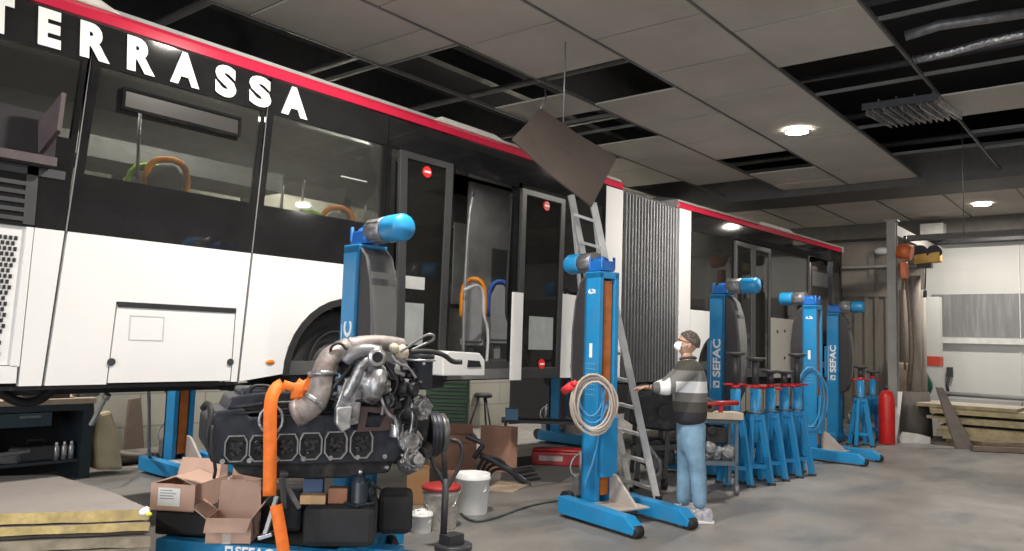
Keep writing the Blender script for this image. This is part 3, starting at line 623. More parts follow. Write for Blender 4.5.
# ================================================================== COLUMN LIFTS
CHAN = mat('mast_channel_dark', (.03, .028, .03), .6)
BASEW = mat('worn_guard_plate', (.36, .32, .29), .6, 0, .15, 5)
def base_beam(mb, p0, p1, h=.13, w=.15):
    mb.bar(p0, p1, w, h)
def make_column(label, loc, rz):
    t = thing('column_lift', label, 'vehicle lift', loc, rz, 'blue mobile column lifts')
    q = MB(); q.box((-.13, -.11, .06), (-.075, .11, 2.36)); q.box((.075, -.11, .06), (.13, .11, 2.36)); q.box((-.13, .07, .06), (.13, .11, 2.36)); q.box((-.13, -.11, 2.3), (.13, .11, 2.37)); q.build('post', BLUE, t, world=False, bevel=.006)
    q = MB(); q.box((-.075, -.04, .3), (.075, .07, 2.3)); q.build('mast_channel', CHAN, t, world=False)
    q = MB(); q.box((-.05, -.085, .2), (.055, -.04, 2.28)); q.build('mast_rail', ORNG, t, world=False)
    # hood: half-moon cover behind the post
    pr = [(.11, 2.34), (.19, 2.27), (.26, 2.08), (.30, 1.78), (.305, 1.4), (.28, 1.12), (.21, .95), (.11, .90)]
    q = MB(); q.prism(pr, -.12, .12, 0); q.build('hood', CHAN, t, world=False, bevel=.012)
    for a in range(len(pr)-1): pass
    q = MB(); vs = []; pf = [(y+.008, z) for y, z in pr]
    for x in (-.125, .125): vs += [(x, y, z) for y, z in pf]
    n = len(pf); q.add(vs, [(i, i+1, n+i+1, n+i) for i in range(n-1)], True); q.build('hood_cover', [HOOD], t, world=False, solid=.01)
    q = MB(); vs = []
    for z0, z1, h in ((1.35, 2.0, 1),):
        for i in range(11):
            z = 1.0+1.15*i/10; w_ = .11*math.sin(PI*i/10*.55+.1); y = .322-.05*((z-1.55)/.5)**2; vs += [(-w_, y, z), (w_, y, z)]
    q.add(vs, [(2*i, 2*i+1, 2*i+3, 2*i+2) for i in range(10)], True); q.build('hood_inlay', HOODL, t, world=False)
    # motor and gearbox
    q = MB(); q.cbox((0, .02, 2.43), (.17, .22, .1)); q.cyl((0, -.03, 2.45), (0, .1, 2.45), .075, n=14)
    for x in (-.08, .08):
        for y in (-.08, .1): q.cyl((x, y, 2.4), (x, y, 2.52), .016, n=8)
    q.build('gearbox', DBLUE, t, world=False, bevel=.008)
    q = MB(); q.cyl((0, .1, 2.48), (0, .3, 2.48), .1, n=24)
    for k in range(12): a = 2*PI*k/12; q.cbox((.102*math.cos(a), .2, 2.48+.102*math.sin(a)), (.006, .17, .006))
    q.build('motor_body', GREYM, t, world=False)
    q = MB(); q.lathe([(0, .02), (.1, .02), (.105, .03), (.105, .2), (.095, .225), (0, .23)], Matrix.Translation((0, .29, 2.48)) @ Matrix.Rotation(-PI/2, 4, 'X')); q.build('motor_cap', BLUE, t, world=False)
    # base
    for s_ in (-1, 1):
        q = MB(); q.prism([(-.9, .03), (-.92, .09), (-.8, .17), (.12, .19), (.12, .03)], -.065+s_*.34, .065+s_*.34, 0)
        lg = q.build('base_leg', BLUE, t, world=False, bevel=.008)
        q = MB(); q.cyl((s_*.34-.05, -.88, .055), (s_*.34+.05, -.88, .055), .055, n=14); q.build('roller', BLK, lg, world=False)
    q = MB(); q.box((-.34, -.14, .03), (.34, .12, .13)); q.build('base_crossbar', BLUE, t, world=False, bevel=.008)
    q = MB(); q.prism([(-.5, .14), (-.12, .13), (-.12, .42), (-.2, .40)], .04, .07, 0); q.prism([(-.5, .13), (-.1, .13), (-.1, .145), (-.5, .145)], -.21, .21, 0); q.build('guard_plate', BASEW, t, world=False)
    q = MB(); q.box((-.1, -.16, .38), (.1, -.12, .95)); q.build('fork_carriage', BLUE, t, world=False, bevel=.006)
    # rear castors with pump
    for a_ in (-.14, .08): q = MB(); q.cyl((a_, .33, .09), (a_+.06, .33, .09), .09, n=18); q.build('castor', BLK, t, world=False)
    q = MB(); q.box((-.08, .2, .15), (.08, .3, .35)); q.cyl((0, .25, .35), (0, .25, .55), .03, n=10); q.tube([(-.05, .22, .3), (-.12, .3, .38), (-.05, .33, .5), (.04, .26, .58)], .012, 6, sub=1); q.build('hydraulic_pump', GREYM, t, world=False)
    # markings
    L1 = axes((0, -1, 0), (0, 0, 1), (-1, 0, 0), (-.132, 0, 2.17)); text('load_mark', '6,2t', .07, L1, WTXT, t, world=False, bold=.002, fit=(.11, .055))
    q = MB(); q.box((-.134, -.02, 1.52), (-.131, .02, 1.66)); q.build('load_sticker', WTXT, t, world=False)
    for k in range(7): text('instruction_text', 'lorem'[:0]+'- - - -', .03, axes((0, -1, 0), (0, 0, 1), (-1, 0, 0), (-.132, 0, 1.46-.05*k)), mat('pale_blue_print', (.35, .55, .7), .5), t, world=False, fit=(.13, .006))
    text('maker_name', 'SEFAC', .2, axes((0, 0, 1), (0, -1, 0), (1, 0, 0), (.132, .0, 1.52)), WTXT, t, world=False, bold=.006, fit=(.5, .11))
    q = MB(); q.box((.131, -.045, 1.13), (.134, .045, 1.22)); q.m = 1; q.box((.133, -.01, 1.16), (.136, .03, 1.2)); q.box((.133, -.03, 1.14), (.136, -.01, 1.16)); q.build('maker_emblem', [WTXT, BLUE], t, world=False)
    q = MB(); q.box((.131, -.085, 1.12), (.133, -.08, 1.75)); q.build('web_address_line', WTXT, t, world=False)
    return t
col0 = make_column('blue column lift in the centre with a coiled hose hung on its post', Vector((6.66, 4.30, 0)), -.27)
COLS = [((10.0, 4.55), PI-.05, 'blue column lift close behind the man in the striped sweater'),
        ((12.7, 4.25), -.05, 'blue parked column lift with a blue hose, behind the row of jack stands'),
        ((15.2, 4.68), PI+.05, 'blue column lift furthest right with its rounded hood by the bus front'),
        (None, PI-.1, 'blue column lift at the bus rear wheel, rising behind the engine'),
        ((5.0, 8.75), .0, 'blue column lift with orange mast under the rear of the bus'),
        ((11.1, 8.0), .0, 'blue column lift with brown mast under the bus by the red tool case')]
pl = dep(322, 262, 6.6); fa = aZ(176, 470); COLS[4] = ((fa.x, fa.y), .0, COLS[4][2]); COLS[3] = ((pl.x, 4.85), PI-.12, COLS[3][2])
for (p, rz, lb) in COLS:
    c_ = dup(col0, (p[0], p[1], 0), rz, lb)
    if 'parked' not in lb:
        for ch in c_.children:
            if ch.name.startswith('fork_carriage'): ch.location.z += .8

# ================================================================== JACK STANDS
def make_stand(label, loc, rz, ext=.0):
    t = thing('jack_stand', label, 'jack stand', loc, rz, 'blue jack stands')
    q = MB(); q.cyl((0, 0, .5), (0, 0, 1.16), .062, n=14); q.cyl((0, 0, .78), (0, 0, .8), .1, n=14); q.build('tube', BLUE, t, world=False)
    for k in range(4):
        a = PI/4+k*PI/2; c, s_ = math.cos(a), math.sin(a)
        q = MB(); q.bar((.07*c, .07*s_, .84), (.2*c, .2*s_, .02), .055, .075, (c, s_, 0)); lg = q.build('leg', BLUE, t, world=False, bevel=.005)
        q = MB(); q.cbox((.205*c, .205*s_, .015), (.08, .08, .03)); q.build('foot', DGREY, lg, world=False)
    q = MB()
    R_ = [(.165*math.cos(PI/4+k*PI/2), .165*math.sin(PI/4+k*PI/2), .22) for k in range(4)]
    for k in range(4): q.bar(R_[k], R_[(k+1) % 4], .02, .05)
    q.build('brace', BLUE, t, world=False)
    q = MB(); q.cyl((0, 0, .86), (0, 0, .875), .105, n=4); q.build('collar_plate', GREYM, t, world=False)
    hz = 1.19+random.uniform(-.045, .03); q = MB(); q.cyl((-.15, 0, hz), (.15, 0, hz), .013, n=8); q.cyl((0, 0, 1.165), (0, 0, 1.21), .05, n=14); q.build('handle_bar', mat('handle_red', (.55, .015, .02), .4), t, world=False)
    q = MB(); q.cyl((0, 0, 1.2), (0, 0, 1.38+ext), .042, n=14); q.build('screw_post', DGREY, t, world=False)
    q = MB(); q.lathe([(0, 1.36+ext), (.05, 1.36+ext), (.12, 1.385+ext), (.12, 1.41+ext), (0, 1.41+ext)]); q.build('saddle', mat('saddle_grey', (.09, .09, .09), .5, .5), t, world=False)
    return t
js = [((735, 485), .20, 'blue jack stand nearest the man, leftmost of the row of five'),
      ((755, 483), .14, 'second blue jack stand of the row of five, counted from the man'),
      ((770, 479), -.02, 'blue jack stand in the middle of the row of five with a low saddle'),
      ((784, 476), -.03, 'fourth blue jack stand of the row of five, its saddle set low'),
      ((797, 474), .20, 'rightmost blue jack stand of the row of five, beside the parked column lift')]
st = {}
for (p, e, lb) in js:
    q = aZ(*p); make_stand(lb, (q.x, q.y, 0), -.85+random.uniform(-.1, .1), e)
q = aZ(861, 446); make_stand('blue jack stand of the pair right of the column lifts, nearer one', (q.x, q.y, 0), -.9, .0)
q = aZ(873, 441); make_stand('blue jack stand of the pair right of the column lifts, rear one', (q.x, q.y, 0), -1.0, -.1)

# ================================================================== LADDER
rl0, rl1 = aZ(657, 500), None
dl = depth(rl0)
BR, BL_ = dep(657, 500, dl), aZ(630, 491)
TL, TR = dep(571, 195, dl+.25), dep(593, 203, dl+.15)
t = thing('stepladder', 'tall aluminium stepladder between the central column lift and the bellows', 'ladder', BR)
q = MB(); q.bar(BL_, TL, .03, .075); q.build('stile', ALU, t); q = MB(); q.bar(BR, TR, .03, .075); q.build('stile', ALU, t)
for k in range(11):
    f = .035+k*.09; q = MB(); q.bar(BL_.lerp(TL, f), BR.lerp(TR, f), .07, .03); q.build('rung', ALU, t)
RL, RR_ = aZ(598, 478), aZ(621, 474)
q = MB(); q.bar(RL, TL, .025, .06); q.build('rear_stile', ALU, t); q = MB(); q.bar(RR_, TR, .025, .06); q.build('rear_stile', ALU, t)
for f in (.12, .4, .7): q = MB(); q.bar(RL.lerp(TL, f), RR_.lerp(TR, f), .03, .03); q.build('rear_brace', ALU, t)
for p in (BL_, BR): q = MB(); q.cbox(p+Vector((0, 0, .02)), (.06, .09, .05)); q.build('ladder_foot', BLK, t)

# ================================================================== HOSES ON THE COLUMN
def coil(cx, cy_, rx, ry, dd, n, r, m, name, label, seed, spread=3.5, tail=None):
    rnd = random.Random(seed); pts = []
    for i in range(n*18):
        a = 2*PI*i/18; k = i/18
        x = cx+math.cos(a)*(rx+math.sin(k*2.3)*spread)+math.sin(k*1.7)*1.5; y = cy_+math.sin(a)*(ry+math.cos(k*1.9)*spread)+math.cos(k*1.3)*1.5
        pts.append(dep(x, y, dd-.02*math.sin(k*3)-.012*k/2))
    if tail: pts += [dep(x, y, dd) for x, y in tail]
    q = MB(); q.tube(pts, r, 7); return single(q, name, m, label, 'hose')
dc = depth((6.5, 4.25, 1))-.32
coil(594, 404, 20, 27, dc, 6, .011, mat('beige_hose', (.42, .36, .31), .5), 'hose_coil', 'beige hose coiled on the central column lift', 1, 3.2)
coil(592, 398, 14, 21, dc+.05, 3, .010, mat('hose_blue', (.05, .25, .5), .5), 'hose_coil', 'blue cable coiled inside the beige hose on the central lift', 2, 3, [(600, 430), (596, 450), (592, 465), (586, 480), (584, 492)])
q = MB(); q.cyl(dep(564, 391, dc+.1), dep(573, 385, dc), .04, n=12); q.cyl(dep(573, 385, dc), dep(577, 382, dc), .03, n=10)
single(q, 'power_plug', mat('plug_red', (.7, .04, .05), .4), 'red power plug hanging beside the coiled hose on the central lift', 'plug')
d2 = depth((12.0, 4.2, 1))-.25
coil(811, 400, 13, 30, d2, 4, .013, mat('hose_blue', (.05, .25, .5)), 'hose_coil', 'long blue hose looped on the parked lift behind the jack stands', 3, 3)
# cable on floor
q = MB(); q.tube([aZ(592, 497, .02), aZ(560, 500, .012), aZ(530, 505, .012), aZ(490, 520, .012), aZ(470, 522, .012), aZ(455, 508, .012), aZ(450, 500, .02)], .012, 6, sub=2)
single(q, 'power_cable', mat('cable_green_grey', (.05, .065, .055), .6), 'dark cable running over the floor from the buckets to the central lift', 'cable')
# ================================================================== PERSON
DP = depth(aZ(690, 519)); S = DP/F                    # metres per pixel at the man
def pp(x, y, dz=0): return dep(x, y, DP+dz)
person = thing('person', 'person in a striped grey sweater, jeans and white mask, looking up at the bus', 'person', aZ(690, 519))
def skin(name, chain, m, parent, sub=2, root=0):
    """chain: list of (id, parent id, point, rx, ry)"""
    ids = {c[0]: i for i, c in enumerate(chain)}
    me = bpy.data.meshes.new(name); T = MW[parent.name].inverted()
    me.from_pydata([T @ c[2] for c in chain], [(ids[c[1]], i) for i, c in enumerate(chain) if c[1] is not None], [])
    o = bpy.data.objects.new(name, me); col.objects.link(o); o.parent = parent; MW[o.name] = MW[parent.name]
    k = o.modifiers.new('skin', 'SKIN'); k.use_smooth_shade = True
    if not me.skin_vertices: 
        bm = bmesh.new(); bm.from_mesh(me); bm.verts.layers.skin.verify(); bm.to_mesh(me); bm.free()
    for i, c in enumerate(chain):
        v = me.skin_vertices[0].data[i]; v.radius = (c[3], c[4]); v.use_root = (i == root)
    q = o.modifiers.new('sub', 'SUBSURF'); q.levels = q.render_levels = sub
    me.materials.append(m); return o
SKIN = mat('skin', (.50, .29, .21), .55, 0, .06, 8); HAIR = mat('grey_brown_hair', (.10, .085, .075), .9, 0, .7, 60, .6)
sx = .0
hip = pp(691, 428); hl, hr = pp(686, 438, .09), pp(694, 438, -.08)
kl, kr = pp(685, 470, .14), pp(698, 470, -.10)
al, ar = pp(683, 507, .1), pp(700, 510, -.14)
chest = pp(690, 385); neck = pp(688, 362); shl, shr = pp(683, 369, .17), pp(693, 367, -.17)
ell, elr = pp(667, 385, .22), pp(668, 389, -.2)
wrl, wrr = pp(651, 388, .1), pp(650, 387, -.04)
# body: one continuous figure (hidden parts slimmer than the clothes)
body = [('hip', None, hip, .10, .10), ('waist', 'hip', pp(690, 408), .09, .09), ('chest', 'waist', chest, .11, .11), ('neckb', 'chest', pp(688, 366), .075, .075), ('neck', 'neckb', pp(687, 357), .052, .055), ('skull', 'neck', pp(686, 350), .06, .062),
        ('shl', 'neckb', shl, .05, .05), ('ell', 'shl', ell, .035, .035), ('wrl', 'ell', wrl, .026, .024),
        ('shr', 'neckb', shr, .05, .05), ('elr', 'shr', elr, .035, .035), ('wrr', 'elr', wrr, .026, .024),
        ('hl', 'hip', hl, .075, .075), ('kl', 'hl', kl, .052, .052), ('al', 'kl', al, .035, .035),
        ('hr', 'hip', hr, .075, .075), ('kr', 'hr', kr, .052, .052), ('ar', 'kr', ar, .035, .035)]
bodyo = skin('body', body, SKIN, person)
# head with face
hc = pp(688, 344); face = (pp(670, 340)-pp(690, 345)).normalized(); hu = (Vector((0, 0, 1))+face*-.22).normalized(); hs = face.cross(hu).normalized(); hu = hs.cross(face).normalized()
HM = axes(face, hs, hu, hc)
def hp(a, b_, c): return HM @ Vector((a, b_, c))
q = MB(HM); vs = []; n = 20; m_ = 14
for i in range(m_+1):
    a = PI*i/m_
    for k in range(n):
        t_ = 2*PI*k/n; x = math.sin(a)*math.cos(t_); y = math.sin(a)*math.sin(t_); z = math.cos(a)
        X, Y, Z = x*.098, y*.076, z*.118
        if z < -.1: X *= 1-.22*(-z); Y *= 1-.35*(-z); X += .016*(-z)          # jaw
        if x > .2: X += .004
        vs.append((X, Y, Z))
q.add(vs, [(i*n+k, (i+1)*n+k, (i+1)*n+(k+1) % n, i*n+(k+1) % n) for i in range(m_) for k in range(n)], True)
q.add([(.092, -.016, -.03), (.092, .016, -.03), (.122, 0, -.028), (.098, 0, .02)], [(0,1,2), (0,2,3), (1,3,2)], True)
for s_ in (-1, 1):
    q.ball((-.002, s_*.079, -.01), (.018, .01, .032), 10)
q.box((.07, -.022, -.072), (.088, .022, -.066))
head = q.build('head', SKIN, person)
q = MB(HM)
for s_ in (-1, 1): q.ball((.085, s_*.03, .005), .011, 8)
q.build('eyes', mat('eye_dark', (.03, .025, .02), .2), head)
q = MB(HM); vs = []
for i in range(9):
    a = PI*.54*i/8
    for k in range(n):
        t_ = 2*PI*k/n; fr = .5+.5*math.cos(t_); aa = a*(1-.42*fr**1.5); x = math.sin(aa)*math.cos(t_); y = math.sin(aa)*math.sin(t_); z = math.cos(aa)
        vs.append((x*.103-.004, y*.083, z*.122))
q.add(vs, [(i*n+k, (i+1)*n+k, (i+1)*n+(k+1) % n, i*n+(k+1) % n) for i in range(8) for k in range(n)], True)
q.build('hair', HAIR, person, jitter=.005, solid=-.01)
q = MB(HM); vs = []
for i in range(6):
    for k in range(9):
        v = -.085+i*.018; w_ = (-1+2*k/8); b_ = .062*w_; x = .104-.028*w_*w_+.028*math.sin(PI*i/5)*(1-w_*w_); vs.append((x, b_, v))
q.add(vs, [(i*9+k, (i+1)*9+k, (i+1)*9+k+1, i*9+k+1) for i in range(5) for k in range(8)], True); mk = q.build('face_mask', WTXT, person, solid=.003)
q = MB(HM)
for s_ in (-1, 1): q.tube([(.08, s_*.062, -.04), (.04, s_*.078, -.02), (0, s_*.084, .01)], .003, 5)
q.build('mask_strap', WTXT, mk)
q = MB(HM)
for s_ in (-1, 1): q.tube([(.105, s_*.006, .012), (.1, s_*.03, .026), (.09, s_*.052, .012), (.1, s_*.03, -.008)], .0025, 5, closed=True); q.tube([(.09, s_*.052, .014), (.05, s_*.08, .014), (.0, s_*.088, .01)], .003, 5)
q.build('glasses', BLK, person)
# sweater
sm = bpy.data.materials.new('striped_knit'); sm.use_nodes = True; nt = sm.node_tree; N = nt.nodes; L = nt.links; b = N['Principled BSDF']; b.inputs['Roughness'].default_value = .9
tc = N.new('ShaderNodeTexCoord'); sp_ = N.new('ShaderNodeSeparateXYZ'); L.new(tc.outputs['Object'], sp_.inputs[0])
z0, z1 = pp(690, 425).z-person.location.z, pp(690, 350).z-person.location.z
mr = N.new('ShaderNodeMapRange'); mr.inputs['From Min'].default_value = z0; mr.inputs['From Max'].default_value = z1; L.new(sp_.outputs['Z'], mr.inputs['Value'])
rp = N.new('ShaderNodeValToRGB'); rp.color_ramp.interpolation = 'CONSTANT'; L.new(mr.outputs[0], rp.inputs[0])
fr_ = lambda y: (425-y)/75
st_ = [(0, (.028, .025, .032)), (fr_(411), (.062, .058, .048)), (fr_(401), (.16, .155, .15)), (fr_(392), (.72, .72, .74)), (fr_(380.5), (.17, .165, .16)), (fr_(370), (.062, .058, .046)), (fr_(355), (.04, .037, .032))]
els = rp.color_ramp.elements; els[0].position = 0; els[0].color = (*st_[0][1], 1); els[1].position = st_[1][0]; els[1].color = (*st_[1][1], 1)
for p_, c_ in st_[2:]: e_ = els.new(p_); e_.color = (*c_, 1)
vd = N.new('ShaderNodeVectorMath'); vd.operation = 'DOT_PRODUCT'; L.new(tc.outputs['Object'], vd.inputs[0]); vd.inputs[1].default_value = tuple(-rt)
r3 = N.new('ShaderNodeValToRGB'); r3.color_ramp.interpolation = 'CONSTANT'; m3 = N.new('ShaderNodeMapRange'); m3.inputs['From Min'].default_value = 19*S; m3.inputs['From Max'].default_value = 44*S; L.new(vd.outputs['Value'], m3.inputs['Value']); L.new(m3.outputs[0], r3.inputs[0])
e3 = r3.color_ramp.elements; e3[0].color = (.17, .165, .16, 1); e3[1].position = .22; e3[1].color = (.72, .72, .74, 1); k3 = e3.new(.58); k3.color = (.13, .125, .12, 1); k4 = e3.new(.8); k4.color = (.05, .047, .042, 1)
g3 = N.new('ShaderNodeMath'); g3.operation = 'GREATER_THAN'; L.new(vd.outputs['Value'], g3.inputs[0]); g3.inputs[1].default_value = 19.5*S
x3 = N.new('ShaderNodeMix'); x3.data_type = 'RGBA'; L.new(g3.outputs[0], x3.inputs['Factor']); L.new(rp.outputs[0], x3.inputs['A']); L.new(r3.outputs[0], x3.inputs['B'])
L.new(x3.outputs['Result'], b.inputs['Base Color'])
sw = [('hem', None, pp(690, 427), .175, .18), ('waist', 'hem', pp(690, 410), .18, .185), ('chest', 'waist', chest, .182, .19), ('up', 'chest', pp(689, 370), .14, .145), ('nk', 'up', pp(688, 360), .066, .07),
      ('shl', 'up', shl, .078, .078), ('ell', 'shl', ell, .078, .078), ('wrl', 'ell', wrl.lerp(ell, .12), .05, .05),
      ('shr', 'up', shr, .078, .078), ('elr', 'shr', elr, .08, .08), ('wrr', 'elr', wrr.lerp(elr, .12), .05, .05)]
skin('sweater', sw, sm, person)
q = MB(); c_ = pp(688, 358.5); q.tube([c_+Vector((.072*math.cos(a), .072*math.sin(a), .012*math.cos(a+2))) for a in [2*PI*k/12 for k in range(12)]], .014, 8, closed=True); q.build('shirt_collar', mat('collar_slate', (.05, .055, .07), .8), person)
JEAN = mat('light_denim', (.17, .29, .40), .85, 0, .22, 9, .25, dirt=(.10, .18, .28), dirt_amt=.5, dscale=6)
jn = [('waist', None, pp(691, 412), .14, .15), ('hip', 'waist', pp(691, 434), .15, .16), ('hl', 'hip', pp(687, 448, .085), .10, .115), ('kl', 'hl', kl, .082, .084), ('cl', 'kl', al.lerp(kl, .35), .074, .076), ('al', 'cl', al, .068, .07),
      ('hr', 'hip', pp(694, 448, -.08), .10, .115), ('kr', 'hr', kr, .084, .086), ('cr', 'kr', ar.lerp(kr, .35), .076, .078), ('ar', 'cr', ar, .07, .072)]
skin('jeans', jn, JEAN, person)
SH = mat('grey_trainers', (.34, .34, .38), .7, 0, .35, 25)
for a, dxx in ((al, 0), (ar, 0)):
    g0 = Vector((a.x, a.y, 0)); fd = Vector((face.x, face.y, 0)).normalized(); fd = (fd*.5+Vector((-.2, -.6, 0))*.0+fd*.5).normalized(); sd_ = Vector((-fd.y, fd.x, 0))
    SM = axes(fd*1.2, sd_*1.25, (0, 0, 1.15), g0)
    q = MB(SM); sec = [(-.10, .035, .07), (-.08, .042, .10), (-.02, .044, .105), (.05, .046, .085), (.12, .052, .06), (.17, .048, .045), (.195, .028, .03)]
    vs = []
    for x, w_, h in sec:
        for k in range(10): t_ = PI*k/9; vs.append((x, w_*math.cos(t_), .02+h*math.sin(t_)**.8))
    q.add(vs, [(i*10+k, (i+1)*10+k, (i+1)*10+k+1, i*10+k+1) for i in range(6) for k in range(9)]+[tuple(range(10)), tuple(range(60, 70))], True)
    s_ = q.build('shoe', SH, person)
    q = MB(SM); q.prism([(-.105, -.036), (-.02, -.046), (.12, -.056), (.19, -.034), (.205, 0), (.19, .034), (.12, .056), (-.02, .046), (-.105, .036)], 0, .026, 2); q.build('sole', WTXT, s_, bevel=.006)
    q = MB(SM)
    for k in range(3): q.box((.02+.03*k, -.035, .106-.016*k), (.03+.03*k, .035, .116-.016*k))
    q.build('laces', WTXT, s_)
# hands: palm + fingers reaching to the bellows
for wr, sgn in ((wrl, 1), (wrr, -1)):
    hd = (pp(640, 387, .1 if sgn > 0 else 0)-wr); hd = hd.normalized(); hz = Vector((0, 0, 1)); hsd = hz.cross(hd).normalized(); hz = hd.cross(hsd)
    P = lambda f, s_, u: wr+hd*f+hsd*s_*sgn+hz*u
    ch = [('w', None, wr, .026, .02), ('p', 'w', P(.045, 0, 0), .036, .018), ('q', 'p', P(.08, 0, 0), .034, .016)]
    skin('hand', ch, SKIN, person)
    q = MB()
    for k, ln in enumerate((.075, .085, .08, .06)):
        s0 = -.03+.02*k; cu = .012+.004*k
        q.tube([P(.08, s0, 0), P(.08+ln*.4, s0*1.1, -.004), P(.08+ln*.75, s0*1.1, -cu), P(.08+ln*.92, s0*1.1, -cu*2.4)], [.009, .0065], 8)
    q.tube([P(.03, -.03, 0), P(.055, -.055, -.005), P(.085, -.06, -.015), P(.1, -.055, -.02)], [.011, .007], 8)
    q.build('fingers', SKIN, person)
# ================================================================== ENGINE
EA = math.radians(-25); EO = dep(300, 445, 5.15)
ex = Vector((math.cos(EA), math.sin(EA), 0)); ey = Vector((-math.sin(EA), math.cos(EA), 0))
EM = axes(ex, ey, (0, 0, 1), EO)
def ew(x, y, v=0):                       # photo direction met with the plane v metres behind the engine face (world)
    d = ray(x, y); t = ((EO+ey*v)-CAM).dot(ey)/d.dot(ey); return CAM+d*t
def el(x, y, v=0): p = EM.inverted() @ ew(x, y, v); return p
eng = thing('diesel_engine', 'dirty black six-cylinder diesel engine removed from the bus, strapped on blocks', 'engine', (EO.x, EO.y, .75))
IRON = mat('oily_black_iron', (.016, .017, .021), .42, .35, .35, 14, .3, dirt=(.10, .09, .08), dirt_amt=.5, dscale=7)
IRON2 = mat('grey_black_iron', (.028, .032, .045), .45, .3, .3, 12, .2, dirt=(.02, .02, .022), dirt_amt=.7, dscale=5)
ALUD = mat('dirty_aluminium', (.30, .30, .31), .35, .7, .45, 16, .6, dirt=(.03, .026, .024), dirt_amt=.95, dscale=9)
RUST = mat('scorched_pipe', (.27, .24, .23), .55, .35, .4, 9, .7, dirt=(.12, .06, .045), dirt_amt=.8, dscale=5)
SHINE = mat('machined_edge', (.5, .5, .52), .3, .8, .2, 20)
def prof(pts, v=0): return [(lambda p: (p.x, p.z))(el(x, y, v)) for x, y in pts]
q = MB(EM); q.prism(prof([(205, 448), (207, 420), (216, 411), (244, 408), (250, 418), (300, 415), (398, 414), (404, 428), (401, 456), (396, 462), (250, 466), (216, 464)]), 0, .55); q.build('engine_block', IRON2, eng, bevel=.015)
q = MB(EM); q.prism(prof([(226, 411), (232, 398), (256, 394), (312, 392), (330, 396), (388, 398), (398, 414), (320, 418)]), .06, .5); q.build('cylinder_head', IRON2, eng, bevel=.012)
q = MB(EM); q.prism(prof([(232, 465), (240, 476), (262, 480), (345, 480), (392, 474), (398, 461)]), .06, .48); q.build('sump', IRON, eng, bevel=.015)
for i, (x, y) in enumerate(((235.5, 448), (260, 447.5), (286, 446.5), (310, 445.5), (335, 444.5), (360.5, 443.5))):
    c = el(x, y, 0); R_ = el(x+12, y, 0).x-c.x
    o8 = [(c.x+R_*a, c.z+R_*b_) for a, b_ in ((-.5, -1.15), (.5, -1.15), (.95, -.6), (.95, .55), (.66, 1.1), (-.66, 1.1), (-.95, .55), (-.95, -.6))]
    i8 = [(c.x+(a-c.x)*.90, c.z+(b_-c.z)*.92) for a, b_ in o8]
    q = MB(EM); q.ring(o8, i8, -.03, .0); port = q.build('port_flange', mat('flange_worn', (.34, .34, .35), .4, .6, .3, 20), eng)
    q = MB(EM); q.prism(i8, -.006, .0); q.build('port_recess', BLK, port)
    q = MB(EM)
    for a, b_, r_ in ((0, 0, .026), (-.32, .42, .018), (.35, .38, .018), (-.3, -.4, .015), (.34, -.36, .015)):
        q.cyl((c.x+R_*a, -.005, c.z+R_*b_), (c.x+R_*a, -.028, c.z+R_*b_), r_, n=8)
    q.bar((c.x-R_*.5, -.018, c.z+R_*.1), (c.x+R_*.4, -.018, c.z-R_*.15), .012, .02); q.bar((c.x, -.02, c.z+R_*.6), (c.x+.01, -.02, c.z-R_*.5), .012, .014)
    q.build('valve_gear', mat('valve_gear_dark', (.05, .05, .055), .25, .7, .8, 40), port, jitter=.002)
for k in range(7):
    c = el(222+k*27, 461-k*.8, 0); q = MB(EM); q.cyl((c.x, .0, c.z), (c.x, -.02, c.z), .017, n=6); q.build('block_bolt', SHINE, eng)
# upper rails and lifting ring on the head
q = MB(); q.tube([ew(228, 408, -.02), ew(262, 404, -.03), ew(300, 402, -.03), ew(328, 404, -.02)], .013, 7); q.tube([ew(232, 414, -.02), ew(290, 409, -.04), ew(332, 410, -.02)], .008, 6)
q.tube([ew(247, 401, .1), ew(249, 388, .12), ew(258, 385, .14), ew(282, 388, .12), ew(286, 396, .1)], .012, 7, sub=1); q.build('fuel_rail', IRON, eng)
q = MB(); q.tube([ew(x, y, -.05) for x, y in ((258, 422), (262, 410), (274, 405), (282, 412), (283, 424), (276, 433), (264, 432))], .011, 8, closed=True, sub=1); q.build('lifting_ring', ALUD, eng)
q = MB(EM)
a = el(238, 398, .2); c = el(330, 390, .2); q.box((a.x, .12, a.z), (c.x, .44, a.z+.07)); q.build('valve_cover', IRON2, eng, bevel=.02)
# flywheel housing at the left
q = MB(); q.tube([ew(203, 408, .2), ew(208, 402, .1), ew(212, 414, 0), ew(206, 440, 0), ew(214, 460, .05)], .02, 8, sub=1); q.tube([ew(212, 425, -.03), ew(211, 450, -.05), ew(216, 468, -.03), ew(214, 478, 0)], .011, 6, sub=1); q.build('wiring_loom', BLK, eng)
# exhaust elbow
q = MB(); q.tube([ew(402, 346, .12), ew(385, 343, .1), ew(365, 343, .08), ew(348, 346, .05)], .055, 14, sub=2); q.tube([ew(348, 346, .05), ew(338, 351, .03)], [.06, .065], 14); q.build('exhaust_collector', RUST, eng)
q = MB(); q.tube([ew(342, 350, .03), ew(328, 358, 0), ew(322, 374, -.04), ew(320, 392, -.06), ew(314, 404, -.07), ew(304, 411, -.06), ew(295, 414, -.04)], [.066, .083], 16, sub=2)
ex_ = q.build('exhaust_elbow', RUST, eng)
q = MB(); 
for (a, b_) in (((321, 372, -.04), (321, 377, -.045)), ((316, 399, -.07), (313, 403, -.07))): q.cyl(ew(*a), ew(*b_), .085, n=18)
q.build('exhaust_clamp', ALUD, ex_)
q = MB(); q.cyl(ew(302, 411, -.06), ew(296, 414, -.04), .087, n=18); q.build('exhaust_mouth', RUST, eng)
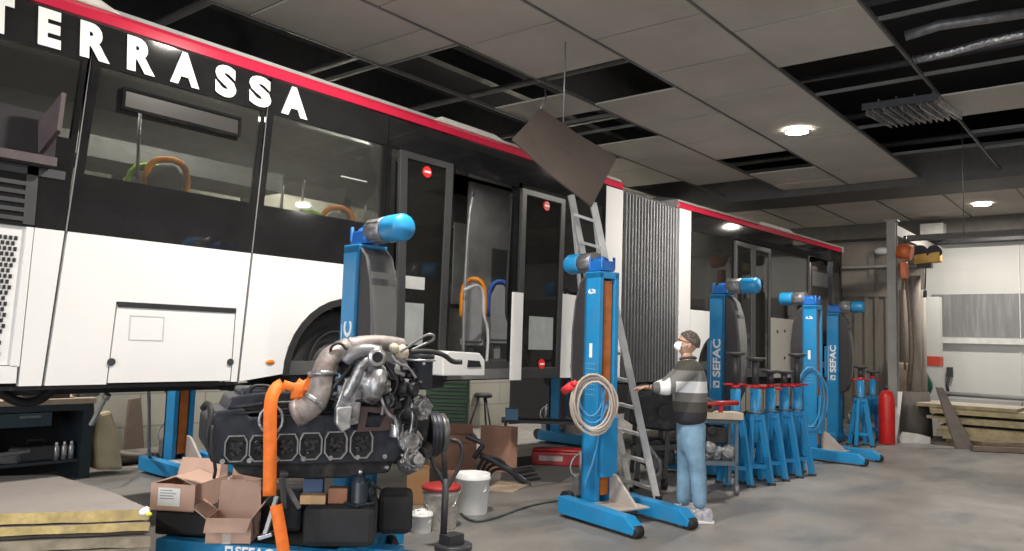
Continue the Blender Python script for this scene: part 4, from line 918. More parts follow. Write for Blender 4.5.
# turbo cluster
q = MB(); q.tube([ew(346, 362, -.02), ew(352, 354, -.04), ew(366, 350, -.05), ew(380, 353, -.06)], .05, 12, sub=1); q.build('intake_bend', GREYM, eng)
TC = ew(374, 384, -.08); q = MB(axes(ex, ey, (0, 0, 1), TC) @ Matrix.Rotation(PI/2+.25, 4, 'Y') @ Matrix.Rotation(.0, 4, 'X'))
q.lathe([(0, -.10), (.07, -.10), (.075, -.06), (.12, -.05), (.135, -.01), (.135, .03), (.11, .05), (.06, .06), (.05, .1), (0, .1)], n=30); q.build('turbocharger', ALUD, eng)
q = MB(); q.tube([TC+Vector((0, 0, .13)), TC+ex*-.08+Vector((0, 0, .15)), ew(352, 386, -.06), ew(345, 398, -.05)], .04, 12, sub=1); q.build('turbo_volute', ALUD, eng)
q = MB(EM); c = el(375, 357, -.1)
q.cyl((c.x, -.15, c.z), (c.x, .05, c.z), .052, n=20); q.build('outlet_neck', ALUD, eng)
q = MB(EM); q.lathe([(.036, 0), (.06, 0), (.06, .018), (.036, .018), (.036, 0)], Matrix.Translation((c.x, -.165, c.z)) @ Matrix.Rotation(-PI/2, 4, 'X')); q.build('outlet_flange', SHINE, eng)
q = MB(EM); q.cyl((c.x, -.151, c.z), (c.x, -.155, c.z), .036, n=20); q.build('outlet_bore', BLK, eng)
q = MB(EM); q.prism(prof([(345, 378), (356, 374), (362, 392), (358, 424), (344, 426), (335, 406)], -.06), -.08, .02); q.build('cast_bracket', ALUD, eng, bevel=.01)
q = MB(EM); q.prism(prof([(336, 408), (352, 406), (350, 428), (342, 432), (336, 424)], -.1), -.11, -.04); q.build('silver_leg', mat('silver_casting', (.45, .45, .46), .4, .7, .3, 20, .4), eng, bevel=.008)
q = MB(EM); q.ring(prof([(357, 432), (392, 430), (394, 408), (360, 406)], -.05), prof([(365, 427), (380, 427), (386, 414), (368, 412)], -.05), -.06, .0); q.build('engine_mount', mat('rusty_mount', (.07, .045, .045), .6, .3, .3), eng, bevel=.006)
q = MB(); q.ball(ew(402, 353, .05), (.05, .05, .06)); q.ball(ew(394, 348, 0), .035); q.build('coolant_cap', mat('cap_beige', (.5, .44, .34), .6), eng)
rnd = random.Random(11)
# ancillaries between turbo and pulley
def lump(name, x, y, v, r, m, n=10, axis=None):
    q = MB(EM); c = el(x, y, v); a = axis or Vector((rnd.uniform(-1, 1), -1, rnd.uniform(-.5, .5))).normalized()
    q.cyl(c-a*r*.9, c+a*r*.7, r, r*.85, n=n); q.cyl(c+a*r*.6, c+a*r*1.15, r*.55, n=n)
    for k in range(5):
        t_ = 2*PI*k/5; u_ = a.orthogonal().normalized(); w_ = a.cross(u_); q.cyl(c+(u_*math.cos(t_)+w_*math.sin(t_))*r*.78+a*r*.6, c+(u_*math.cos(t_)+w_*math.sin(t_))*r*.78+a*r*.85, r*.12, n=6)
    return q.build(name, m, eng, bevel=.003)
lump('water_pump', 409, 440, .02, .095, ALUD, 16); lump('alternator', 416, 408, .05, .10, ALUD, 18, Vector((.3, -1, .1)).normalized())
lump('air_compressor', 404, 388, .0, .085, IRON, 14); lump('thermostat_housing', 396, 370, .03, .07, ALUD, 12); lump('oil_cooler', 388, 400, -.02, .07, IRON, 12)
lump('starter_motor', 397, 430, -.05, .05, SHINE, 14, Vector((0, 0, 1))); lump('oil_pump', 412, 462, .02, .08, ALUD, 14); lump('fan_hub', 420, 452, .08, .075, IRON, 14)
lump('fuel_pump', 358, 372, -.02, .055, IRON, 10); lump('fuel_pump', 346, 370, .02, .05, IRON, 10)
q = MB(EM); c = el(420, 372, .1); q.lathe([(0, -.12), (.085, -.12), (.09, -.1), (.09, .09), (.1, .1), (.1, .125), (.06, .15), (0, .15)], Matrix.Translation(c), 24); q.build('oil_separator', IRON2, eng)
q = MB(EM); c = el(420, 360, .1); q.tube([(c.x+.105*math.cos(t_), c.y+.105*math.sin(t_), c.z) for t_ in [2*PI*k/20 for k in range(20)]], .009, 6, closed=True); q.build('separator_clamp', SHINE, eng)
q = MB(EM); q.prism(prof([(398, 400), (432, 396), (430, 424), (424, 470), (404, 470), (398, 440)], .1), .1, .5); q.build('timing_case', IRON, eng, bevel=.02)
q = MB(EM); q.prism(prof([(384, 372), (405, 362), (412, 392), (404, 420), (386, 420)], .06), .06, .3); q.build('accessory_bracket', IRON, eng, bevel=.012)
# pulley on the right end
pc = el(430, 434, .25); pcx = Matrix.Translation(pc) @ Matrix.Rotation(PI/2, 4, 'Y')
q = MB(EM @ pcx); q.lathe([(0, -.05), (.05, -.05), (.06, -.03), (.16, -.03), (.165, -.04), (.165, -.02), (.15, -.01), (.165, 0), (.165, .012), (.15, .02), (.165, .03), (.165, .045), (.1, .05), (0, .05)], n=36); q.build('crank_pulley', IRON2, eng)
q = MB(EM @ pcx); q.lathe([(0, .06), (.145, .06), (.15, .07), (.15, .1), (.13, .11), (0, .11)], n=36); q.build('vibration_damper', mat('damper_grey', (.10, .10, .10), .4, .4), eng)
# hoses, pipes and wires
for pts, r_, m_ in (
    ([(400, 352), (408, 347), (418, 340), (428, 334), (434, 335), (434, 340), (424, 344), (412, 350)], .010, GREYM),
    ([(410, 352), (430, 351), (445, 355), (452, 362), (462, 362)], .018, BLK),
    ([(385, 362), (392, 375), (398, 380), (396, 392), (388, 398)], .008, BLK),
    ([(400, 400), (410, 395), (414, 420), (406, 446), (410, 470)], .012, ALUD),
    ([(380, 396), (388, 415), (396, 418), (399, 440)], .012, ALUD),
    ([(384, 382), (384, 400), (382, 415)], .011, GREYM),
    ([(402, 362), (400, 380), (410, 392), (408, 405)], .014, BLK),
    ([(352, 364), (342, 378), (334, 386), (330, 396)], .012, IRON),
    ([(330, 356), (331, 346), (340, 342), (347, 350)], .009, BLK),
    ([(392, 356), (398, 364), (408, 366), (416, 378)], .010, GREYM),
    ([(405, 410), (398, 416), (402, 428), (398, 436)], .009, BLK),
    ([(412, 408), (418, 420), (414, 436), (420, 446)], .010, BLK),
    ([(408, 448), (404, 458), (412, 468), (420, 466)], .011, ALUD),
    ([(330, 398), (345, 402), (360, 400), (380, 404)], .012, IRON)):
    q = MB(); v0 = rnd.uniform(-.12, -.04); q.tube([ew(x, y, v0+rnd.uniform(-.02, .02)) for x, y in pts], r_, 8, sub=2); q.build('engine_hose', m_, eng)
for k in range(26):
    x, y = rnd.uniform(384, 424), rnd.uniform(362, 472); q = MB(EM); c = el(x, y, rnd.uniform(-.04, .05)); q.cyl(c, c+Vector((rnd.uniform(-.3, .3), -1, rnd.uniform(-.3, .3))).normalized()*.035, rnd.uniform(.008, .018), n=6); q.build('engine_bolt', rnd.choice((ALUD, SHINE, IRON)), eng)
for k in range(9):
    x, y = rnd.uniform(340, 400), rnd.uniform(360, 405); q = MB(EM); c = el(x, y, rnd.uniform(-.02, .03)); q.cbox(c, (rnd.uniform(.05, .1), .1, rnd.uniform(.03, .07)), Matrix.Rotation(rnd.uniform(-.6, .6), 3, 'Y')); q.build('small_bracket', rnd.choice((ALUD, IRON, IRON2)), eng, bevel=.005)

# strap ----------------------------------------------------------------
SO = mat('strap_orange', (.80, .17, .015), .65, 0, .12, 20)
def ribbon(mb, pts, w_, sub=1):
    P = [Vector(p) for p in pts]
    for _ in range(sub):
        Q = [P[0]]
        for i in range(len(P)-1): Q += [P[i]*.75+P[i+1]*.25, P[i]*.25+P[i+1]*.75]
        P = Q+[P[-1]]
    vs = []
    for i, p in enumerate(P):
        d = (P[min(i+1, len(P)-1)]-P[max(i-1, 0)]).normalized(); s_ = d.cross((p-CAM).normalized()).normalized(); 
        if s_.dot(rt) < 0 and abs(d.dot(up)) > abs(d.dot(rt)): s_ = -s_
        vs += [p-s_*w_/2, p+s_*w_/2]
    mb.add(vs, [(2*i, 2*i+1, 2*i+3, 2*i+2) for i in range(len(P)-1)], True)
t = thing('ratchet_strap', 'orange ratchet strap wrapped over the engine block and hanging down its front', 'strap', ew(272, 440, -.1))
q = MB(); ribbon(q, [ew(283, 384, .05), ew(276, 388, -.02), ew(271, 398, -.06), ew(270, 415, -.07), ew(270, 445, -.075), ew(270, 470, -.075), ew(269.5, 496, -.075)], .082); q.build('strap_band', SO, t, solid=.004)
q = MB(); ribbon(q, [ew(283, 384, .0), ew(296, 388, -.02), ew(306, 384, 0), ew(313, 379, .03)], .055); ribbon(q, [ew(297, 400, -.0), ew(299, 390, -.03), ew(305, 382, .0)], .09); ribbon(q, [ew(305, 398, -.03), ew(309, 386, -.03), ew(313, 378, .0)], .07); q.build('strap_loop', SO, t, solid=.004)
t.rotation_euler = (0, 0, 0)
q = MB(); ribbon(q, [ew(276, 505, -.12), ew(279, 522, -.14), ew(282, 540, -.16), ew(284, 556, -.16)], .075); q.build('strap_tail', SO, t, solid=.004)
q = MB(); q.bar(ew(282, 470, -.07), ew(284, 508, -.07), .05, .03); q.cyl(ew(280, 474, -.09), ew(288, 474, -.09), .02, n=10); q.build('ratchet', DGREY, t, bevel=.004)

# blue base frame under engine ---------------------------------------------
FA, FB, FC = dep(156, 534, 5.35), dep(345, 552, 5.1), dep(418, 519, 5.95)
FA.z = FB.z = FC.z = .25
fx = (FB-FA); fx.z = 0; LFX = fx.length; fx.normalize(); fy = Vector((-fx.y, fx.x, 0)); LFY = (FC-FB).dot(fy)
FRM = axes(fx, fy, (0, 0, 1), (FA.x, FA.y, 0))
fr = thing('lift_base_frame', 'blue steel base frame lettered in white, lying under the engine and cardboard boxes', 'steel frame', (FA.x, FA.y, 0))
for lo, hi in (((0, 0, .08), (LFX+.02, .13, .25)), ((0, LFY-.15, .08), (LFX, LFY, .25)), ((0, .13, .08), (.12, LFY-.15, .25)), ((LFX-.14, .13, .08), (LFX, LFY-.15, .25)), ((LFX*.45, .13, .1), (LFX*.45+.12, LFY-.15, .235))):
    q = MB(FRM); q.box(lo, hi); q.build('frame_beam', BLUE, fr, bevel=.006)
q = MB(FRM); q.box((LFX, LFY-.5, .06), (LFX+.22, LFY-.34, .19)); q.box((LFX+.18, LFY-.5, .0), (LFX+.3, LFY-.3, .15)); q.build('frame_foot', BLUE, fr, bevel=.006)
for a, b_ in ((.05, .05), (LFX-.05, .05), (.05, LFY-.1), (LFX-.05, LFY-.1)): q = MB(FRM); q.cyl((a-.04, b_, .05), (a+.04, b_, .05), .05, n=12); q.build('frame_roller', BLK, fr)
pA = FRM.inverted() @ dep(252, 549, 5.2)
text('maker_name', 'SEFAC', .1, FRM @ axes((1, 0, 0), (0, 0, 1), (0, -1, 0), (pA.x+.01, -.003, .21)), WTXT, fr, bold=.003, fit=(.27, .07))
q = MB(FRM); q.box((pA.x-.20, -.004, .175), (pA.x-.145, -.0, .243)); q.m = 1; q.box((pA.x-.185, -.006, .20), (pA.x-.155, -.003, .225)); q.build('maker_emblem', [WTXT, BLUE], fr)
q = MB(FRM); q.box((.1, .1, .235), (LFX-.1, LFY-.1, .25)); q.build('deck_plate', DGREY, fr)

# boxes helper: box placed in view-aligned yaw by pixel rect of its front face
def vbox(x0, y0, x1, y1, d, dpt, yaw=0, z0=None):
    """world matrix + size of an upright box whose front face covers the rect at distance d"""
    c = dep((x0+x1)/2, y1, d); w_ = (x1-x0)/F*d; h = (y1-y0)/F*d
    a = Vector((math.cos(YAW-PI/2+yaw), math.sin(YAW-PI/2+yaw), 0)); b_ = Vector((-a.y, a.x, 0))
    return axes(a, b_, (0, 0, 1), (c.x, c.y, c.z if z0 is None else z0)), w_, dpt, h
FOAM = mat('black_foam_block', (.014, .015, .018), .75, 0, .2, 10, .1)
M_, w_, dd_, h_ = vbox(302, 503, 374, 545, 5.22, .5, .12, z0=.255)
q = MB(M_); q.box((-w_/2, 0, 0), (w_/2, .5, h_-.01)); single(q, 'support_block', FOAM, 'large black rounded support block under the engine, left of its twin', 'block', 'black support blocks', bevel=.045)
M_, w_, dd_, h_ = vbox(377, 486, 412, 525, 5.62, .4, .12, z0=.255)
q = MB(M_); q.box((-w_/2, 0, 0), (w_/2, .36, h_)); single(q, 'support_block', FOAM, 'black rounded support block at the right end under the engine', 'block', 'black support blocks', bevel=.045)
M_, w_, dd_, h_ = vbox(153, 511, 206, 536, 5.42, .4, -.05, z0=.255)
q = MB(M_); q.box((-w_/2, 0, 0), (w_/2, .4, h_)); single(q, 'support_block', FOAM, 'low black block under the labelled cardboard box at left', 'block', 'black support blocks', bevel=.02); zt_ = .255+h_
M_, w_, dd_, h_ = vbox(238, 500, 300, 540, 5.6, .4, 0, z0=.255)
q = MB(M_); q.box((-w_/2, 0, 0), (w_/2, .35, h_)); single(q, 'support_block', FOAM, 'black block in shadow behind the open torn carton', 'block', 'black support blocks', bevel=.03)
# cardboard boxes
LABEL = mat('paper_label', (.72, .72, .72), .6, 0, .05)
TAPE = mat('box_tape', (.50, .44, .38), .35)
def carton(M_, w_, dp_, h_, label, flaps, lab=None, tape=None, m=CARD):
    t = thing('cardboard_box', label, 'cardboard box', M_.translation); th = .008
    q = MB(M_); q.box((-w_/2, 0, 0), (w_/2, th, h_)); q.box((-w_/2, dp_-th, 0), (w_/2, dp_, h_)); q.box((-w_/2, th, 0), (-w_/2+th, dp_-th, h_)); q.box((w_/2-th, th, 0), (w_/2, dp_-th, h_)); q.box((-w_/2, 0, 0), (w_/2, dp_, th)); q.build('carton', m, t)
    for side, ang, ln in flaps:
        c, s_ = math.cos(ang)*ln, math.sin(ang)*ln
        if side == 'f': v = [(-w_/2, 0, h_), (w_/2, 0, h_), (w_/2-.01, c, h_+s_), (-w_/2+.01, c, h_+s_)]
        if side == 'b': v = [(-w_/2, dp_, h_), (w_/2, dp_, h_), (w_/2-.01, dp_-c, h_+s_), (-w_/2+.01, dp_-c, h_+s_)]
        if side == 'l': v = [(-w_/2, 0, h_), (-w_/2, dp_, h_), (-w_/2+c, dp_-.01, h_+s_), (-w_/2+c, .01, h_+s_)]
        if side == 'r': v = [(w_/2, 0, h_), (w_/2, dp_, h_), (w_/2-c, dp_-.01, h_+s_), (w_/2-c, .01, h_+s_)]
        q = MB(M_); q.add(v, [(0, 1, 2, 3)]); q.build('flap', m, t, solid=.006)
    if lab: x0, x1, z0, z1 = lab; q = MB(M_); q.box((x0*w_/2, -.003, z0*h_), (x1*w_/2, 0, z1*h_)); lb = q.build('paper_label', LABEL, t); q = MB(M_); [q.box((x0*w_/2+.015, -.004, z1*h_-.02-.018*k), (x0*w_/2+.015+(x1-x0)*w_/2*rnd.uniform(.4, .75), -.0032, z1*h_-.013-.018*k)) for k in range(4)]; q.build('label_print', mat('label_ink', (.3, .3, .32), .6), lb)
    if tape: x0, x1, z0, z1 = tape; q = MB(M_); q.box((x0*w_/2, -.002, z0*h_), (x1*w_/2, 0, z1*h_)); q.build('tape', TAPE, t)
    return t
M_, w_, dd_, h_ = vbox(148, 486, 195, 512, 5.4, .3, -.12, z0=zt_)
carton(M_, w_, .34, h_*1.02, 'cardboard box with a white paper label on a low black block', [('b', 1.9, .13), ('r', .35, .16), ('l', .3, .13)], (-.65, .35, .18, .85))
M_, w_, dd_, h_ = vbox(206, 512, 250, 538, 5.25, .3, .1, z0=.255)
carton(M_, w_, .3, h_*.95, 'torn cardboard box with open flaps in front of the strap', [('f', -2.5, .12), ('l', 2.5, .12), ('b', 1.5, .2), ('r', 2.2, .14)], None, (-.25, .12, 0, .5))
M_, w_, dd_, h_ = vbox(225, 496, 258, 520, 5.75, .25, .15, z0=.255)
carton(M_, w_, .2, .33, 'cardboard box with a torn upright flap behind the torn open box', [('b', 1.8, .12), ('r', 2.0, .12)], None, (-.1, .1, .5, 1))
M_, w_, dd_, h_ = vbox(192, 495, 211, 512, 5.85, .25, .0, z0=.255)
carton(M_, w_*1.0, .3, .30, 'small cardboard box behind the labelled box at left', [('b', 1.6, .1), ('f', .5, .1)], None, (-.1, .3, .3, 1))
# bits on the blocks
zb_ = .255+42/F*5.22-.01
M_, w_, dd_, h_ = vbox(300, 492, 325, 503, 5.3, .1, .15, z0=zb_)
single(MB(M_).box((-w_/2, 0, 0), (w_/2, .1, h_*.8)), 'wood_block', mat('pale_pine', (.55, .36, .20), .8, 0, .1), 'pale pine block on the large black support block', 'wood block', 'wood blocks', bevel=.004)
M_, w_, dd_, h_ = vbox(328, 485, 347, 500, 5.35, .1, .1, z0=zb_)
single(MB(M_).box((-w_/2, 0, 0), (w_/2, .1, h_)), 'wood_block', mat('red_brown_wood', (.26, .12, .07), .8, 0, .2), 'red brown wood block beside the black bottle jack', 'wood block', 'wood blocks', bevel=.004)
M_, w_, dd_, h_ = vbox(303, 478, 322, 496, 5.5, .1, .1, z0=zb_)
single(MB(M_).box((-w_/2, 0, 0), (w_/2, .1, h_*1.05)), 'small_carton', mat('carton_slate_blue', (.10, .16, .30), .6, 0, .2), 'small slate blue carton behind the pine block under the engine', 'carton')
BJ = ew(359, 503, .05); t = thing('bottle_jack', 'black bottle jack holding up the right side of the engine', 'jack', (BJ.x, BJ.y, zb_))
BM_ = Matrix.Translation((BJ.x, BJ.y, zb_)); NAVY = mat('jack_navy', (.02, .03, .045), .4, .2, .2)
MB(BM_).lathe([(0, 0), (.062, 0), (.062, .012), (.055, .03), (.055, .14), (.05, .16), (.035, .175), (.03, .2), (0, .2)]).build('jack_body', NAVY, t)
MB(BM_).box((-.08, -.07, 0), (.08, .07, .02)).build('jack_base', NAVY, t, bevel=.006); MB(BM_).cyl((0, 0, .2), (0, 0, .235), .016).build('jack_ram', STEEL, t)
q = MB(BM_); q.cyl((.075, -.01, .02), (.075, -.01, .12), .014, n=8); q.tube([(.075, -.01, .12), (.085, -.01, .15), (.06, -.01, .16)], .01, 6); q.build('jack_pump', NAVY, t)
q = MB(); q.bar(dep(265, 535, 5.0), dep(277, 496, 5.15), .03, .02); q.bar(dep(260, 537, 5.0), dep(274, 533, 5.0), .09, .025); single(q, 'steel_lever', mat('bare_steel', (.4, .42, .46), .35, .8, .2), 'bare steel lever with a flat foot leaning beside the orange strap', 'lever', bevel=.004)
q = MB(); q.bar(dep(283, 480, 5.1), dep(299, 508, 5.15), .035, .03); single(q, 'steel_bracket', GREYM, 'grey steel bracket leaning under the engine right of the strap', 'bracket', bevel=.004)
# pallet truck handle
PT = aZ(453, 549); t = thing('pallet_truck_handle', 'black loop handle of a hand pallet truck standing right of the engine', 'pallet truck', PT); dP = depth(PT)
q = MB(); q.tube([dep(x, y, dP) for x, y in ((452, 440), (443, 436), (433, 441), (430, 452), (434, 466), (441, 476), (446, 490))], .017, 10, sub=2); q.tube([dep(x, y, dP) for x, y in ((452, 440), (459, 441), (463, 450), (460, 466), (452, 480), (446, 490))], .015, 10, sub=2); q.build('handle_loop', DGREY, t)
q = MB(); q.cyl(dep(446, 478, dP), dep(443, 545, dP), .028, n=14); q.cyl(dep(442, 436, dP), dep(446, 484, dP), .02, n=10); q.build('tiller_arm', DGREY, t)
q = MB(Matrix.Translation(PT)); q.lathe([(.08, 0), (.15, 0), (.15, .04), (.14, .045), (.09, .045)], n=28); q.box((-.1, -.06, .03), (.06, .06, .12)); q.build('truck_base', DGREY, t)
# buckets ----------------------------------------------------------------
PLW = mat('bucket_white_plastic', (.70, .71, .72), .4, 0, .04, 3)
PLD = mat('bucket_dirty_plastic', (.52, .49, .46), .5, 0, .25, 8, 0, dirt=(.2, .16, .14), dirt_amt=.8, dscale=9)
def bucket(x, yb, yt, wpx, label, m, lid=None, fill=None):
    p = aZ(x, yb); d = depth(p)+.1; h = (yb-yt)/F*d*1.0; r = wpx/F*d/2; t = thing('bucket', label, 'bucket', (p.x, p.y, 0))
    Mb = Matrix.Translation((p.x, p.y, 0))
    MB(Mb).lathe([(0, 0), (r*.86, 0), (r*.88, .01), (r*.97, h*.85), (r*1.03, h*.86), (r*1.03, h*.9), (r, h*.91), (r, h), (r*.97, h), (r*.82, .02), (0, .02)], n=32).build('pail', m, t)
    if lid: MB(Mb).lathe([(0, h+.03), (r*.98, h+.03), (r*1.08, h+.02), (r*1.08, h-.01), (r*1.0, h-.01)], n=32).build('lid', lid, t)
    q = MB(Mb); a = -rt*r*1.02; b_ = rt*r*1.02; q.tube([a+Vector((0, 0, h*.88)), a*.7-fw*r*.8+Vector((0, 0, h*.55)), b_*.7-fw*r*.8+Vector((0, 0, h*.55)), b_+Vector((0, 0, h*.88))], .004, 6, sub=2); q.build('bail', STEEL, t)
    if fill:
        q = MB(Mb)
        for k in range(9): q.ball((rnd.uniform(-.6, .6)*r, rnd.uniform(-.6, .6)*r, h*.93), (.04, .04, .03), 6)
        q.build('crumpled_paper', WTXT, t, jitter=.008)
bucket(472, 513, 474, 34, 'clean white plastic bucket standing on the floor behind the pallet truck handle', PLW)
bucket(440, 527, 489, 36, 'dirty white bucket with a dark red lid left of the clean one', PLD, mat('lid_red', (.36, .03, .03), .5))
bucket(421, 532, 513, 22, 'small white tub with crumpled paper by the blue frame foot', PLW, None, True)
# cartons, cabinet, stool under the bus ------------------------------------
CAB = mat('cabinet_green', (.022, .055, .03), .5, 0, .15, 6)
p = aZ(446, 430); dcb = depth(aY(446, 400, 9.3)); a = dep(424, 440, dcb); b_ = dep(467, 440, dcb); yw_ = math.atan2((b_-a).y, (b_-a).x); Mc = Matrix.Translation((a.x, a.y, 0)) @ Matrix.Rotation(yw_, 4, 'Z'); wc = (b_-a).length; hc_ = dep(446, 377, dcb).z
t = thing('tool_cabinet', 'dark green tool cabinet with narrow drawers against the block wall behind the bus doorway', 'tool cabinet', (a.x, a.y, 0))
MB(Mc).box((0, 0, .06), (wc, .45, hc_)).build('cabinet_body', CAB, t, bevel=.008)
nd = 7
for k in range(nd):
    z = .1+k*(hc_-.16)/nd; q = MB(Mc); q.box((.03, -.015, z), (wc-.03, 0, z+(hc_-.16)/nd-.02)); dr = q.build('drawer', CAB, t, bevel=.004)
    q = MB(Mc); q.box((.06, -.03, z+(hc_-.16)/nd-.045), (wc-.06, -.015, z+(hc_-.16)/nd-.03)); q.build('drawer_handle', DGREY, dr)
for k, (a_, b2) in enumerate(((.05, .05), (wc-.05, .05), (.05, .4), (wc-.05, .4))): MB(Mc).cyl((a_-.02, b2, .03), (a_+.02, b2, .03), .03, n=10).build('castor', BLK, t)
p = aZ(482, 428); t = thing('work_stool', 'small black work stool standing right of the green tool cabinet', 'stool', p)
Ms = Matrix.Translation(p)
MB(Ms).lathe([(0, .58), (.17, .58), (.18, .62), (.15, .66), (0, .66)]).build('seat', BLK, t)
for k in range(3): a = 2*PI*k/3+.4; q = MB(Ms); q.tube([(.08*math.cos(a), .08*math.sin(a), .58), (.25*math.cos(a), .25*math.sin(a), .01)], .018, 8); q.build('leg', DGREY, t)
CARD2 = mat('cardboard_reddish', (.42, .23, .165), .85, 0, .1, 4, .05)
def floor_carton(x0, x1, yb, yt, dp_, yaw, label, flaps=[], lab=None, m=CARD2):
    p = aZ((x0+x1)/2, yb); d = depth(p); M_, w_, _, h_ = vbox(x0, yt, x1, yb, d, dp_, yaw, 0); return carton(M_, w_, dp_, h_, label, flaps, lab, None, m)
floor_carton(478, 511, 472, 428, .25, -.35, 'tall reddish cardboard box with black print behind the air tools', [('f', 1.4, .02)], None)
floor_carton(432, 476, 470, 436, .3, .2, 'open reddish cardboard box with a glossy tape strip beside the engine pulley', [('b', 1.9, .12), ('f', -2.2, .1), ('l', 2.3, .1)], None)
floor_carton(406, 428, 505, 470, .3, .1, 'brown cardboard box half hidden behind the right end of the engine', [], None, mat('cardboard_brown', (.30, .16, .075), .85, 0, .1))
floor_carton(446, 476, 488, 474, .25, .3, 'low cardboard box behind the dirty bucket', [('f', .3, .1)], None)
q = MB(); q.add([aZ(486, 490, .012), aZ(512, 492, .012), aZ(530, 484, .012), aZ(500, 480, .012)], [(0, 1, 2, 3)]); single(q, 'flat_cardboard', mat('flat_card_pale', (.42, .32, .24), .85), 'flat sheet of cardboard on the floor under the air tools', 'cardboard sheet', solid=.01)
q = MB(); q.add([aZ(500, 480, .004), aZ(560, 482, .004), aZ(590, 466, .004), aZ(540, 455, .004), aZ(505, 458, .004)], [(0, 1, 2, 3, 4)]); single(q, 'rubber_mat', mat('mat_charcoal', (.035, .035, .037), .9, 0, .2, 20), 'charcoal rubber mat on the floor in front of the red tool case', 'mat', solid=.008)
t = thing('air_wrench', 'long black air wrench with tangled hose lying in front of the cardboard boxes', 'air tool', aZ(500, 482))
dA = depth(aZ(500, 484)); q = MB()
q.tube([dep(x, y, dA) for x, y in ((466, 436), (476, 440), (484, 444), (478, 452), (474, 458))], .03, 10, sub=1); q.tube([dep(x, y, dA) for x, y in ((480, 455), (496, 462), (515, 474), (528, 484))], .035, 10, sub=1); q.build('wrench_body', IRON2, t)
q = MB()
for s_ in range(4): q.tube([dep(x+s_*3, y+s_*4, dA+.05*s_) for x, y in ((478, 470), (484, 456), (500, 458), (510, 470), (520, 468), (532, 466))], .018, 8, sub=2)
q.build('wrench_hose', BLK, t)
q = MB(); q.cyl(dep(521, 489, dA), dep(531, 485, dA), .06, n=20); q.build('wrench_socket', DGREY, t)
# red tool case
p = aZ(556, 466); M_, w_, _, h_ = vbox(531, 449, 582, 465, depth(p), .4, -.1, 0)
t = thing('tool_case', 'red metal tool case on the dark mat by the far lift', 'tool case', M_.translation)
q = MB(M_); q.box((-w_/2, 0, 0), (w_/2, .3, h_*.85)); q.build('case_body', REDD, t, bevel=.02); q = MB(M_); q.box((-w_/2+.01, .01, h_*.85), (w_/2-.01, .29, h_)); q.build('case_lid', REDD, t, bevel=.02)
q = MB(M_); q.box((-w_*.35, -.004, h_*.3), (w_*.12, 0, h_*.6)); q.build('case_plate', mat('case_plate_pale', (.45, .38, .38), .5), t)
# low blue toolbox and frame under bus
p = aZ(508, 438); M_, w_, _, h_ = vbox(505, 409, 518, 420, 11.0, .2, 0); q = MB(M_); q.box((-w_/2, 0, 0), (w_/2, .2, h_)); 
t = thing('service_trolley', 'black service trolley carrying a small blue box under the bus near the doorway', 'trolley', (M_.translation.x, M_.translation.y, 0)); q.build('blue_box', mat('box_blue_grey', (.12, .28, .45), .5), t)
q = MB(M_); zz = M_.translation.z; q.box((-w_/2-.05, -.02, -.04), (w_/2+1.4, .4, 0)); q.build('shelf', DGREY, t)
for a, b_ in ((-.1, 0), (1.4, 0), (-.1, .35), (1.4, .35)): q = MB(M_); q.box((a, b_, -zz+.0), (a+.04, b_+.04, -.03)); q.build('leg', DGREY, t)
# ================================================================== LEFT FOREGROUND BOARDS
FOAMY = mat('yellow_foam_edge', (.52, .40, .17), .9, 0, .25, 14, .6, dirt=(.30, .24, .15), dirt_amt=.7, dscale=6)
FOAMG = mat('dirty_foam_edge', (.30, .26, .19), .9, 0, .25, 9, .5, dirt=(.12, .10, .075), dirt_amt=.7, dscale=5)
FACE = mat('board_grey_facing', (.30, .27, .255), .8, 0, .06, 3, .05, dirt=(.20, .18, .165), dirt_amt=.5, dscale=3)
ztop = .56
def stack_board(z0, z1, ins, label, em):
    P = [aZ(-330, 524, ztop), aZ(151, 509, ztop), aZ(112, 492, ztop), aZ(54, 474.5, ztop), aZ(-150, 480, ztop)]
    c = sum(P, Vector())/5; n = 5; vs = []
    sh = Vector((rnd.uniform(-.02, .02), rnd.uniform(-.02, .02), 0))*ins
    pts = []
    for i in range(n):
        a, b_ = P[i], P[(i+1) % n]; m = max(2, int((b_-a).length/.12))
        for k in range(m): pts.append(a.lerp(b_, k/m))
    low, high = [], []
    for p in pts:
        j = Vector((rnd.uniform(-1, 1), rnd.uniform(-1, 1), 0))*.012
        low.append(Vector((p.x+sh.x, p.y+sh.y, z0+rnd.uniform(0, .006)))+j); high.append(Vector((p.x+sh.x, p.y+sh.y, z1))+j*.3)
    q = MB(); m = len(pts); q.add(low+high, [list(range(m))[::-1]]+[(i, (i+1) % m, m+(i+1) % m, m+i) for i in range(m)]); q.m = 1; o = len(q.v); q.add(high, [list(range(m))])
    return single(q, 'insulation_board', [em, FACE], label, 'insulation board', 'insulation boards stacked at lower left')
ths = [(.075, FOAMY, 'grey-faced yellow foam board on top of the stack at lower left'), (.06, FOAMY, 'yellow foam board second from the top of the stack at lower left'), (.022, mat('dark_board_edge', (.06, .055, .05), .9), 'thin dark board between the yellow foam boards at lower left'),
       (.075, FOAMG, 'dirty beige foam board just under the thin dark board at lower left'), (.07, FOAMG, 'dirty foam board near the bottom of the stack at lower left'), (.08, FOAMG, 'lowest but two foam board of the stack at lower left'), (.08, FOAMG, 'lowest but one foam board of the stack at lower left'), (.09, FOAMG, 'lowest foam board of the stack at lower left')]
z = ztop
for th, em, lb in ths:
    stack_board(z-th+.006, z-.003 if z < ztop else z, 1 if z < ztop else 0, lb, em); z -= th
p = aZ(144, 512, ztop+.025); t = thing('work_glove', 'crumpled white and yellow glove tucked at the corner of the foam boards', 'glove', p)
